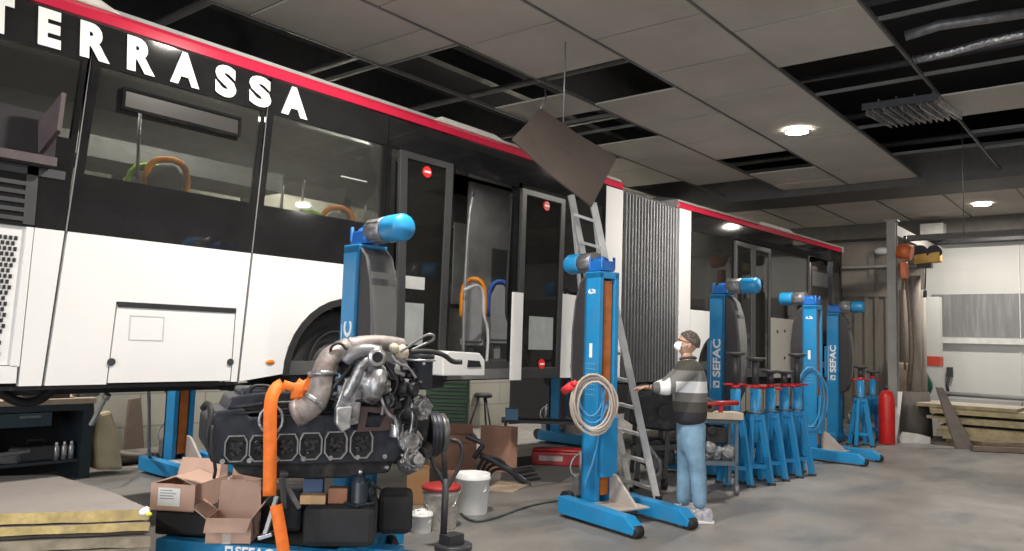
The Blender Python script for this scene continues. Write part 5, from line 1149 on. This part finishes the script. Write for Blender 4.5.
q = MB(); q.ball(p, (.03, .03, .022), 10); q.ball(p+Vector((.01, .0, .012)), .018, 8); q.build('glove_cuff', WTXT, t, jitter=.005); q = MB(); q.ball(p+rt*.03-up*.012, (.018, .018, .012), 8); q.build('glove_fingers', mat('glove_yellow', (.75, .62, .05), .7), t, jitter=.003)
# ================================================================== LEFT BAY: bench and leaning stuff
BY = 9.25
b0, b1 = aY(-60, 400, BY), aY(97, 400, BY); zt_ = aY(60, 399, BY).z
t = thing('workbench', 'long workbench with worn wooden top and dark frame under the bus rear', 'workbench', (b1.x, BY, 0))
q = MB(); q.box((b0.x, BY, zt_-.06), (b1.x, BY+.75, zt_)); q.build('bench_top', mat('bench_wood', (.36, .29, .22), .8, 0, .2, 4), t, bevel=.005)
BF = mat('bench_frame_blue_black', (.025, .035, .045), .5)
q = MB(); q.box((b0.x, BY+.02, zt_-.13), (b1.x-.02, BY+.7, zt_-.06)); q.build('bench_rail', BF, t)
for x in (b1.x-.12, b0.x+.1): q = MB(); q.box((x, BY+.03, 0), (x+.11, BY+.6, zt_-.1)); q.build('leg', BF, t)
q = MB(); q.box((b0.x, BY+.0, aY(30, 427, BY).z), (aY(52, 420, BY).x, BY+.5, zt_-.14)); dr = q.build('drawer', mat('drawer_blue_black', (.03, .055, .075), .45), t, bevel=.006)
q = MB(); a = aY(30, 417, BY); q.box((a.x-.1, BY-.02, a.z-.01), (a.x+.1, BY, a.z+.01)); q.build('drawer_handle', GREYM, dr)
zs = aY(50, 462, BY).z; q = MB(); q.box((b0.x, BY+.05, zs-.03), (b1.x-.12, BY+.6, zs)); q.build('bench_shelf', BF, t)
q = MB(); q.box((b0.x, BY+.62, 0), (b1.x, BY+.65, zt_)); q.build('bench_back', DARK, t)
p = aY(42, 461, BY); t = thing('power_tool_case', 'dark tool case with a carry handle on the lower shelf of the workbench', 'tool case', (p.x, BY+.2, zs))
q = MB(); q.box((p.x-.2, BY+.1, zs), (p.x+.22, BY+.35, zs+.16)); q.build('case_body', DGREY, t, bevel=.02); q = MB(); q.tube([(p.x-.08, BY+.2, zs+.16), (p.x-.08, BY+.2, zs+.22), (p.x+.08, BY+.2, zs+.22), (p.x+.08, BY+.2, zs+.16)], .012, 8); q.build('case_handle', BLK, t)
for k, (x, lb) in enumerate(((60, 'silver spray can on the lower bench shelf, left of three'), (68, 'silver spray can on the lower bench shelf, middle of three'), (75, 'silver spray can on the lower bench shelf, right of three'))):
    p = aY(x, 461, BY); t = thing('spray_can', lb, 'spray can', (p.x, BY+.12, zs), 0, 'spray cans'); Mc_ = Matrix.Translation((p.x, BY+.12, zs))
    MB(Mc_).lathe([(0, 0), (.03, 0), (.03, .14), (.02, .16), (0, .16)], n=16).build('can', mat('can_silver', (.5, .5, .52), .3, .6), t); MB(Mc_).cyl((0, 0, .16), (0, 0, .19), .014, n=10).build('cap', WTXT, t)
p = aY(12, 458, BY); q = MB(); q.cbox((p.x, BY+.2, zs+.05), (.4, .16, .1), Matrix.Rotation(.1, 3, 'Y')); q.cyl((p.x-.12, BY+.1, zs+.1), (p.x+.2, BY+.1, zs+.12), .025, n=10); q.cbox((p.x+.1, BY+.15, zs+.12), (.16, .06, .06)); single(q, 'machine_vise', GREYM, 'grey steel machine vise lying on the lower shelf of the workbench', 'vise', bevel=.008)
p = aY(88, 390, BY+.2); q = MB(); q.cyl((p.x-.13, BY+.25, zt_+.09), (p.x+.13, BY+.25, zt_+.09), .09, n=18); q.box((p.x-.1, BY+.17, zt_), (p.x+.1, BY+.33, zt_+.04)); q.cyl((p.x+.13, BY+.25, zt_+.09), (p.x+.18, BY+.25, zt_+.09), .02, n=8); single(q, 'electric_motor', GREYM, 'small grey electric motor on the right end of the workbench', 'motor', bevel=.005)
a = aY(25, 398, BY); c = aY(75, 385, BY); q = MB(); q.box((a.x, BY+.1, zt_), (c.x, BY+.5, zt_+.16)); q.box((a.x+.05, BY+.08, zt_+.04), (c.x-.05, BY+.1, zt_+.12)); single(q, 'equipment_box', mat('box_brown_black', (.07, .055, .05), .7), 'low brown-black equipment box on the workbench top', 'equipment box', bevel=.01)
# hose hanging below the bus
q = MB(); q.tube([aY(x, y, 6.6) for x, y in ((-15, 384), (0, 392), (12, 400), (28, 404), (44, 398), (56, 386), (70, 382), (90, 383))], .035, 10, sub=2); single(q, 'air_hose', BLK, 'thick black hose sagging below the rear of the bus', 'hose')
q = MB(); q.bar(dep(91, 425, 7.6), dep(106, 397, 7.6), .035, .03); q.cyl(dep(105, 399, 7.6), dep(108, 394, 7.6), .035, n=10); single(q, 'gas_strut', mat('strut_pale', (.5, .5, .5), .4, .5), 'pale steel gas strut hanging at a slant beside the workbench', 'strut')
# cream foam roll, plank, pipe
q = MB(); pts = [(96, 470), (93, 440), (97, 414), (112, 410), (119, 430), (124, 470)]; A = [aY(x, y, BY+.1) for x, y in pts]; q.prism([(p.x, max(p.z, 0)) for p in A], BY+.1, BY+.35); single(q, 'foam_slab', mat('cream_foam', (.50, .42, .27), .9, 0, .15, 5, .3), 'cream foam slab standing right of the workbench', 'foam', bevel=.04)
q = MB(); A = [aY(x, y, YB-.2) for x, y in ((126, 458), (133, 400), (144, 398), (148, 458))]; q.prism([(p.x, max(p.z, 0)) for p in A], YB-.12, YB-.07); single(q, 'leaning_board', mat('brown_grey_board', (.17, .13, .105), .8, 0, .1), 'brown-grey board leaning on the block wall behind the far lift', 'board')
q = MB(); a, c = aZ(98, 463), aZ(152, 455); a.y = min(a.y, 9.9); c.y = min(c.y, 9.95); q.tube([(a.x, a.y, .09), (c.x, c.y, .09)], .09, 14); q.tube([(a.x, a.y+.02, .17), (a.x+.12, a.y-.1, .13), (a.x+.35, a.y-.12, .1)], .04, 8, sub=1); single(q, 'pipe_offcut', mat('dirty_pipe', (.11, .10, .09), .7, 0, .3), 'dirty pipe lying on the floor behind the far lift', 'pipe')
p = aY(150, 389, 8.9); q = MB(); q.ball(p, (.16, .12, .08), 12); q.ball(p+Vector((.12, 0, -.03)), (.1, .08, .06), 10); 
q = MB(); q.tube([aY(149, 385, 8.6), aY(149, 400, 8.6), aY(149, 440, 8.6), aZ(150, 468, .0)], .02, 8); q.tube([aY(120, 388, 8.6), aY(140, 384, 8.6), aY(150, 384, 8.6)], .03, 8); single(q, 'hanging_cable', mat('cable_grey', (.18, .18, .18), .6), 'grey cable hanging down in front of the far blue lift', 'cable')
p0 = aZ(-20, 476); p1 = aZ(52, 470); q = MB(); q.bar((p0.x, p0.y, .1), (p1.x, p1.y-.1, .1), .14, .13); q.cyl((p1.x+.02, p1.y-.1, .05), (p1.x+.09, p1.y-.1, .05), .05, n=12); q.box((p1.x-.25, p1.y-.15, 0), (p1.x-.15, p1.y-.05, .12)); single(q, 'steel_beam', BLUE, 'blue steel lift leg lying on the floor in front of the workbench', 'steel beam', bevel=.006)
# chassis parts under bus
q = MB(); 
for k in range(6): q.tube([(3.9+k*.05, 6.2+k*.25, 1.18), (4.3, 6.3+k*.2, 1.1), (5.3, 6.3+k*.2, 1.16)], .03, 8, sub=1)
q.cyl((4.76, 6.1, 1.36), (4.76, 8.2, 1.36), .1, n=16); q.ball((4.76, 7.1, 1.32), (.28, .25, .25), 16); q.build('rear_axle', BLK, bus)
# ================================================================== GEARBOX / TROLLEYS BEHIND THE PERSON
def gm(x, y, d): return dep(x, y, d)
dG = 8.6
t = thing('gearbox_trolley', 'black gearbox on a wheeled trolley between the ladder and the man', 'gearbox', aZ(655, 492))
G0 = aZ(655, 490); GMx = axes(Vector((rt.x, rt.y, 0)).normalized(), Vector((fw.x, fw.y, 0)).normalized(), (0, 0, 1), (G0.x, G0.y, 0)); dG = depth(G0)
k_ = dG/F; zz = lambda y: dep(655, y, dG).z; xx = lambda x: (x-655)*k_
q = MB(GMx); q.prism([(xx(628), zz(425)), (xx(632), zz(394)), (xx(648), zz(386)), (xx(668), zz(388)), (xx(690), zz(396)), (xx(692), zz(426)), (xx(668), zz(432)), (xx(645), zz(430))], 0, .5); q.build('gearbox_casing', IRON, t, bevel=.03)
q = MB(GMx); q.cyl((xx(640), -.08, zz(408)), (xx(640), .1, zz(408)), .13, n=24); q.cyl((xx(664), -.05, zz(412)), (xx(664), .1, zz(412)), .09, n=20)
q.build('bell_housing', BLK, t)
for a_, b_ in ((640, 428), (668, 428), (690, 428)):
    for dd_ in (.05, .45): q = MB(GMx); q.bar((xx(a_), dd_, zz(b_)), (xx(a_)-.03, dd_, .12), .05, .05); q.build('trolley_leg', DGREY, t)
for dd_ in (.05, .45): q = MB(GMx); q.bar((xx(632), dd_, zz(450)), (xx(700), dd_, zz(446)), .04, .06); q.build('trolley_rail', DGREY, t)
q = MB(GMx); q.prism([(xx(634), zz(462)), (xx(640), zz(444)), (xx(662), zz(440)), (xx(676), zz(448)), (xx(678), zz(466)), (xx(650), zz(470))], .1, .4); q.build('differential', IRON, t, bevel=.03)
q = MB(GMx); q.cyl((xx(652), -.02, zz(463)), (xx(660), .1, zz(463)), .08, n=16); q.tube([(xx(640), 0, zz(440)), (xx(652), -.03, zz(452)), (xx(662), 0, zz(470)), (xx(650), 0, zz(482))], .03, 8, sub=1); q.build('drive_flange', GREYM, t)
for a_ in (637, 665, 690):
    q = MB(GMx); q.cyl((xx(a_)-.03, .05, .06), (xx(a_)+.03, .05, .06), .06, n=14); q.build('castor', BLK, t)
# parts cart right of the person
C0 = aZ(722, 495); dC = depth(C0); CM = axes(Vector((rt.x, rt.y, 0)).normalized(), Vector((fw.x, fw.y, 0)).normalized(), (0, 0, 1), (C0.x, C0.y, 0)); k_ = dC/F; zz = lambda y: dep(722, y, dC).z; xx = lambda x: (x-722)*k_
t = thing('parts_cart', 'low parts cart between the man and the jack stands, loaded with greasy parts', 'cart', (C0.x, C0.y, 0))
CG = mat('cart_grey_blue', (.09, .12, .15), .5, 0, .2)
q = MB(CM); q.box((xx(700), 0, zz(424)), (xx(738), .35, zz(420))); q.build('cart_top', CG, t)
q = MB(CM); q.box((xx(700), 0, zz(466)), (xx(738), .35, zz(462))); q.build('cart_shelf', CG, t)
for a_ in (701, 735):
    for b_ in (0, .3): q = MB(CM); q.box((xx(a_), b_, .1), (xx(a_)+.035, b_+.035, zz(422))); q.build('cart_leg', CG, t)
    q = MB(CM); q.cyl((xx(a_)-.005, .02, .06), (xx(a_)+.04, .02, .06), .06, n=14); q.build('castor', GREYM, t)
q = MB(CM); q.box((xx(704), -.05, zz(420)+.004), (xx(742), .25, zz(413))); single(q, 'wood_plank', mat('plank_pale', (.45, .38, .30), .8, 0, .12, 5), 'pale wooden plank on top of the parts cart beside the man', 'plank', bevel=.004)
q = MB(CM); q.lathe([(.05, 0), (.085, 0), (.09, .02), (.09, .22), (.05, .24), (.05, 0)], Matrix.Translation((xx(706), -.04, zz(407)-.0)) @ Matrix.Rotation(-PI/2, 4, 'X')); q.box((xx(702), 0, zz(413)+.003), (xx(710), .16, zz(409))); single(q, 'pipe_flange', mat('rusty_flange', (.12, .07, .06), .6, .3, .3), 'rusty round pipe flange on the plank behind the man', 'pipe flange')
q = MB(CM); rn2 = random.Random(4)
for k in range(16): q.ball((xx(rn2.uniform(706, 734)), rn2.uniform(.06, .28), zz(rn2.uniform(446, 458))), rn2.uniform(.05, .09), 8)
single(q, 'wrapped_part', mat('plastic_wrap_grey', (.28, .28, .29), .25, .1, .5, 20, .6), 'part wrapped in wrinkled clear plastic on the lower shelf of the cart', 'wrapped part', jitter=.012)
q = MB(CM); q.box((xx(706), .04, zz(445)), (xx(728), .3, zz(428))); q.cyl((xx(712), .0, zz(432)), (xx(712), .05, zz(432)), .06, n=14); single(q, 'black_pump', BLK, 'black pump housing standing behind the plastic-wrapped part', 'pump', bevel=.02)
q = MB(CM); q.cyl((xx(700), -.03, zz(405)), (xx(738), .02, zz(403)), .03, n=10); q.box((xx(718), -.02, zz(413)), (xx(722), .02, zz(404))); single(q, 'red_tube', REDD, 'dark red tube lying above the plank behind the jack stands', 'tube')
# clutter in the dark below the front bus section
for k, (x, y0, y1, w_, lb) in enumerate(((700, 452, 412, 26, 'dark machine part under the bus front behind the cart'), (760, 447, 405, 30, 'dark greasy axle unit under the bus behind the jack stands'), (788, 442, 400, 20, 'dark pump unit under the bus behind the parked lift'))):
    p = aZ(x, y0); d = depth(p); h = (y0-y1)/F*d; r_ = w_/2/F*d; t = thing('machine_unit', lb, 'machine', p); Mm = Matrix.Translation(p)
    q = MB(Mm); q.prism([(-r_, 0), (r_, 0), (r_, h*.5), (r_*.6, h*.8), (-r_*.5, h*.85), (-r_, h*.6)], -.25, .25); q.build('casing', IRON, t, bevel=.03)
    q = MB(Mm); q.cyl((0, -.32, h*.45), (0, .3, h*.45), r_*.45, n=18); q.cyl((-r_*.3, 0, h*.8), (-r_*.3, 0, h), r_*.2, n=12); q.build('flange', GREYM, t)
    q = MB(Mm); q.cyl((-r_*1.15, .0, h*.3), (r_*1.15, .0, h*.3), .04, n=10); q.build('shaft', GREYM, t)
# ================================================================== RIGHT END
PX, PY = 16.7, 4.0
p = aZ(893, 441); PX, PY = p.x, p.y
STL = mat('grey_painted_steel', (.24, .23, .215), .6, 0, .1, 4)
q = MB(); q.box((PX, PY-.08, 0), (PX+.02, PY+.08, 4.2)); q.box((PX+.14, PY-.08, 0), (PX+.16, PY+.08, 4.2)); q.box((PX+.02, PY-.01, 0), (PX+.14, PY+.01, 4.2)); q.box((PX-.03, PY-.12, 4.2), (PX+.2, PY+.12, 4.23)); q.box((PX+.1, PY-.06, 3.95), (XW-.1, PY+.06, 4.15)); q.box((PX-.05, PY-.17, 0), (PX+.27, PY+.17, .03)); struct(q, 'trim_9', STL)
# chain hoist on the post
p = aX(904, 258, PX-.1); t = thing('chain_hoist', 'orange chain hoist hanging beside the grey steel post', 'hoist', p)
OR2 = mat('hoist_orange', (.48, .11, .03), .5, 0, .2, 8)
q = MB(); q.cyl(aX(898, 251, PX-.2), aX(912, 253, PX-.2), .14, n=16); q.ball(aX(905, 250, PX-.1), (.12, .16, .12), 12); q.build('hoist_body', OR2, t)
q = MB(); q.bar(aX(904, 262, PX-.1), aX(905, 279, PX-.1), .18, .12); q.build('hoist_motor', OR2, t, bevel=.02)
q = MB(); q.cyl(aX(905, 243, PX-.1), aX(905, 236, PX-.1), .03, n=8); q.build('hoist_hook', DGREY, t)
q = MB(); q.tube([aX(x, y, PX-.12) for x, y in ((903, 278), (902, 300), (904, 340), (905, 370))], .02, 6); q.tube([aX(x, y, PX-.12) for x, y in ((907, 278), (910, 310), (912, 350), (909, 385))], .045, 8); q.build('chain', mat('chain_brown', (.16, .12, .09), .6, .3, .4, 30), t)
p = aX(928, 254, 17.5); t = thing('crane_trolley', 'yellow and black crane trolley hanging from its rail near the white wall', 'crane trolley', p)
YL = mat('trolley_yellow', (.62, .36, .07), .5, 0, .15)
q = MB(); q.bar(aX(915, 260, 17.4), aX(941, 257, 17.4), .22, .2); q.build('trolley_frame', YL, t, bevel=.02)
for x in (920, 934): q = MB(); q.cyl(aX(x, 252, 17.3), aX(x+1, 252, 17.8), .14, n=16); q.build('trolley_motor', BLK, t)
q = MB(); q.bar(aX(918, 266, 17.4), aX(932, 266, 17.4), .2, .08); q.build('trolley_hook_block', DGREY, t)
q = MB(); q.cyl(aX(926, 266, 17.4), aX(925, 292, 17.4), .012, n=6); q.cbox(aX(925, 294, 17.4), (.06, .06, .14)); q.build('pendant', DGREY, t)
q = MB(); a = aX(905, 241, 17.4); q.box((17.3, -8, a.z), (17.5, PY, a.z+.1)); struct(q, 'trim_10', mat('rail_dark', (.09, .085, .08), .6))
q = MB(); a, c = aX(920, 224, 19.6), aX(943, 236, 19.6); q.box((19.6, c.y, c.z), (20.02, a.y, a.z)); struct(q, 'trim_11', mat('pale_box', (.42, .41, .38), .7))
# wrapped tall panels behind post
for k, (x0, x1, y0, y1, X, c_, lb) in enumerate(((908, 921, 276, 402, 17.6, (.20, .175, .15), 'tall grey-brown rolled sheet standing right of the steel post'), (918, 926, 290, 405, 17.9, (.30, .28, .25), 'tall pale rolled sheet right of the grey-brown one'), (899, 908, 290, 420, 18.2, (.13, .11, .095), 'tall dark rolled sheet directly behind the steel post'))):
    a, c = aX(x0, y0, X), aX(x1, y0, X); p = (a+c)/2; r_ = abs(a.y-c.y)/2; q = MB()
    q.lathe([(r_*.5, .0), (r_, .0), (r_, p.z*.5), (r_*.92, p.z), (r_*.5, p.z), (r_*.45, p.z*.9)], Matrix.Translation((X, p.y, 0)), 14)
    single(q, 'rolled_sheet', mat('rolled_sheet_%s' % ('brown', 'pale', 'dark')[k], c_, .8, 0, .2, 4, .2, stretch=(3, 3, .5)), lb, 'rolled sheet', 'rolled sheets behind the steel post')
a, c = aX(924, 356, 19.2), aX(940, 366, 19.2); q = MB(); q.box((19.2, c.y, 0), (19.5, a.y, wz(300))); q2 = MB(); q2.box((19.19, c.y-.01, c.z), (19.51, a.y+.01, a.z)); struct(q, 'trim_12', WCLAD); struct(q2, 'trim_13', mat('band_red', (.55, .06, .03), .5))
q = MB(); M_ = axes(Vector((rt.x, rt.y, 0)).normalized(), Vector((fw.x, fw.y, 0)).normalized(), (0, 0, 1), aZ(921, 437)*1.0)
def rfig(x, yb): p = aZ(x, yb); return axes(Vector((rt.x, rt.y, 0)).normalized(), Vector((fw.x, fw.y, 0)).normalized(), (0, 0, 1), p), depth(p)/F
M_, k_ = rfig(887, 444); t = thing('gas_cylinder', 'red gas cylinder standing at the foot of the steel post', 'cylinder', M_.translation)
MB(M_).lathe([(0, 0), (.13, 0), (.14, .02), (.14, .82), (.11, .93), (.04, .98), (0, .98)], n=24).build('cylinder_body', mat('cylinder_red', (.50, .015, .012), .4), t)
MB(M_).cyl((0, 0, .98), (0, 0, 1.06), .03, n=10).build('valve', DGREY, t)
M_, k_ = rfig(898, 442); q = MB(M_); q.add([(-.12, 0, 0), (-.02, 0, 0), (.17, .15, .93), (.08, .15, .93), (-.12, .04, 0), (-.02, .04, 0), (.17, .19, .93), (.08, .19, .93)], [(0,1,2,3),(4,5,6,7),(0,1,5,4),(1,2,6,5),(2,3,7,6),(3,0,4,7)]); single(q, 'white_batten', WTXT, 'white batten leaning beside the red gas cylinder', 'batten')
M_, k_ = rfig(916, 440); q = MB(M_); vs = []
for i in range(9):
    a_ = -.42+.84*i/8; y = .18-.25*(1-(a_/.42)**2); vs += [(a_, y, .03), (a_*1.02, y+.12, .92)]
q.add(vs, [(2*i, 2*i+2, 2*i+3, 2*i+1) for i in range(8)], True); single(q, 'curved_sheet', mat('sheet_brown_grey', (.10, .085, .075), .85, 0, .15, 3), 'curved brown-grey sheet standing between the gas cylinder and the board stack', 'sheet', solid=.012)
M_, k_ = rfig(920, 437); q = MB(M_)
for k in range(5): q.tube([(-.2+k*.1, .5, .05), (-.22+k*.1, .48, .7), (-.16+k*.09, .5, 1.25), (-.08+k*.07, .52, 1.45)], .075, 8, sub=1)
single(q, 'brown_blanket', mat('blanket_brown', (.24, .19, .15), .9, 0, .2, 6, .3), 'brown blanket draped behind the curved sheet', 'blanket', jitter=.006)
M_, k_ = rfig(934, 437); q = MB(M_)
for k in range(4): q.tube([(-.12+k*.07, .42, .75+.04*k), (-.1+k*.08, .38, 1.0), (-.12+k*.06, .4, 1.2), (-.16+k*.05, .45, 1.28)], .07, 8, sub=1)
single(q, 'green_cloth', mat('cloth_dark_green', (.02, .09, .065), .9, 0, .25, 8, .3), 'dark green cloth hanging over the brown blanket', 'cloth', jitter=.008)
M_, k_ = rfig(913, 443); q = MB(M_); q.prism([(-.26, 0), (.3, 0), (.3, .12), (.1, .17), (-.2, .2), (-.28, .08)], -.05, .02); single(q, 'white_offcut', mat('offcut_white', (.55, .54, .52), .7), 'white board offcut lying in front of the curved sheet', 'board offcut')
# stack of boards on the right
PALE = mat('board_pale_face', (.42, .38, .32), .8, 0, .08, 3, 0, dirt=(.28, .24, .2), dirt_amt=.4)
YEL = mat('board_yellow_edge', (.33, .27, .15), .9, 0, .2, 8, .3, dirt=(.12, .10, .07), dirt_amt=.6, dscale=6)
S0 = aZ(968, 447); sx_, sy_ = S0.x, S0.y+.3
Z = .03; rn3 = random.Random(9)
lbs = ['lowest board of the pale stack by the white wall', 'second board from the bottom of the stack by the white wall', 'third board from the bottom of the stack by the white wall', 'middle board of the stack by the white wall, its edge yellow', 'sixth board counted from the top of the stack by the white wall', 'fourth board from the top of the stack by the white wall', 'third board from the top of the stack by the white wall', 'board just under the top one of the stack by the white wall', 'pale board lying on top of the stack by the white wall']
q = MB(); q.box((sx_+.1, sy_-2.6, 0), (sx_+1.3, sy_+.5, .03)); struct(q, 'trim_14', mat('timber_skid', (.12, .10, .08), .9))
for k in range(9):
    th = (.08, .06, .09, .07, .06, .05, .07, .04, .06)[k]; ox, oy = rn3.uniform(-.05, .15), rn3.uniform(-.12, .12)-(.5-.05*k)*.6; yw = rn3.uniform(-.06, .06)
    Ms_ = Matrix.Translation((sx_+.75+ox, sy_-.35+oy, Z)) @ Matrix.Rotation(yw, 4, 'Z'); L_ = 1.35-.06*k+rn3.uniform(-.1, .15)
    q = MB(Ms_); q.m = 0; q.box((-.6, -L_*(1 if k < 8 else .75), 0), (.6, .75+.02*k, th-.004)); q.m = 1; q.box((-.6, -L_*(1 if k < 8 else .75), th-.004), (.6, .75+.02*k, th))
    single(q, 'stacked_board', [YEL, PALE], lbs[k], 'board', 'boards stacked by the white wall'); Z += th
    if k in (3, 5): 
        q = MB(); q.box((sx_+.25, sy_-1.6, Z), (sx_+.35, sy_-1.5, Z+.06)); q.box((sx_+.3, sy_, Z), (sx_+.4, sy_+.1, Z+.06)); single(q, 'timber_spacer', WOOD, 'short timber spacer in the %s of the board stack' % ('lower half' if k == 3 else 'upper half'), 'timber'); Z += .06
a = aZ(963, 449); M_, k_ = rfig(963, 449)
q = MB(M_); q.add([(-.12, 0, 0), (.2, 0, 0), (-.2, .25, 1.06), (-.32, .25, 1.06), (-.12, .04, 0), (.2, .04, 0), (-.2, .29, 1.06), (-.32, .29, 1.06)], [(0,1,2,3),(4,5,6,7),(0,1,5,4),(1,2,6,5),(2,3,7,6),(3,0,4,7)]); single(q, 'leaning_plank', mat('plank_grey', (.15, .125, .11), .8, 0, .15), 'tapered grey plank leaning against the front of the board stack', 'plank')
M_, k_ = rfig(1003, 452); q = MB(M_); q.bar((-.55, .0, .05), (.7, -.15, .05), .12, .08); q.bar((-.3, .15, .12), (.7, .05, .12), .1, .05); single(q, 'timber_offcut', mat('offcut_brown', (.16, .12, .095), .9, 0, .2), 'brown timber offcuts on the floor in front of the board stack', 'timber')
q = MB(); p = aX(950, 372, XW-.08); q.cbox(p, (.1, .12, .22)); q.tube([p+Vector((-.05, 0, -.1)), p+Vector((-.08, .05, -.3)), p+Vector((-.05, .02, -.55))], .03, 6); single(q, 'wall_switch', DGREY, 'dark switch box with a hanging cable on the white wall', 'switch')
p = aX(882, 251, XW-.2); q = MB(); q.ball(p, (.08, .18, .09), 12); q.box((p.x, p.y-.1, p.z), (XW, p.y+.1, p.z+.05)); single(q, 'wall_lamp', mat('lamp_shell_white', (.6, .6, .6), .5), 'small white unlit lamp on the brown end wall left of the post', 'lamp')
q = MB(); q.cyl((XW-.12, ywp, wz(268)+.1), (XW-.12, YB, wz(268)+.1), .04, n=8); struct(q, 'trim_15', STL)
a = aX(963, 120, 8.9); q = MB(); a = aZ(962, 128, HC); q.cyl(a, Vector((a.x, a.y, aX(967, 236, a.x).z)) , .006, n=6); single(q, 'hanging_cable', DGREY, 'thin dark cable hanging straight down from the open ceiling bay on the right', 'cable')
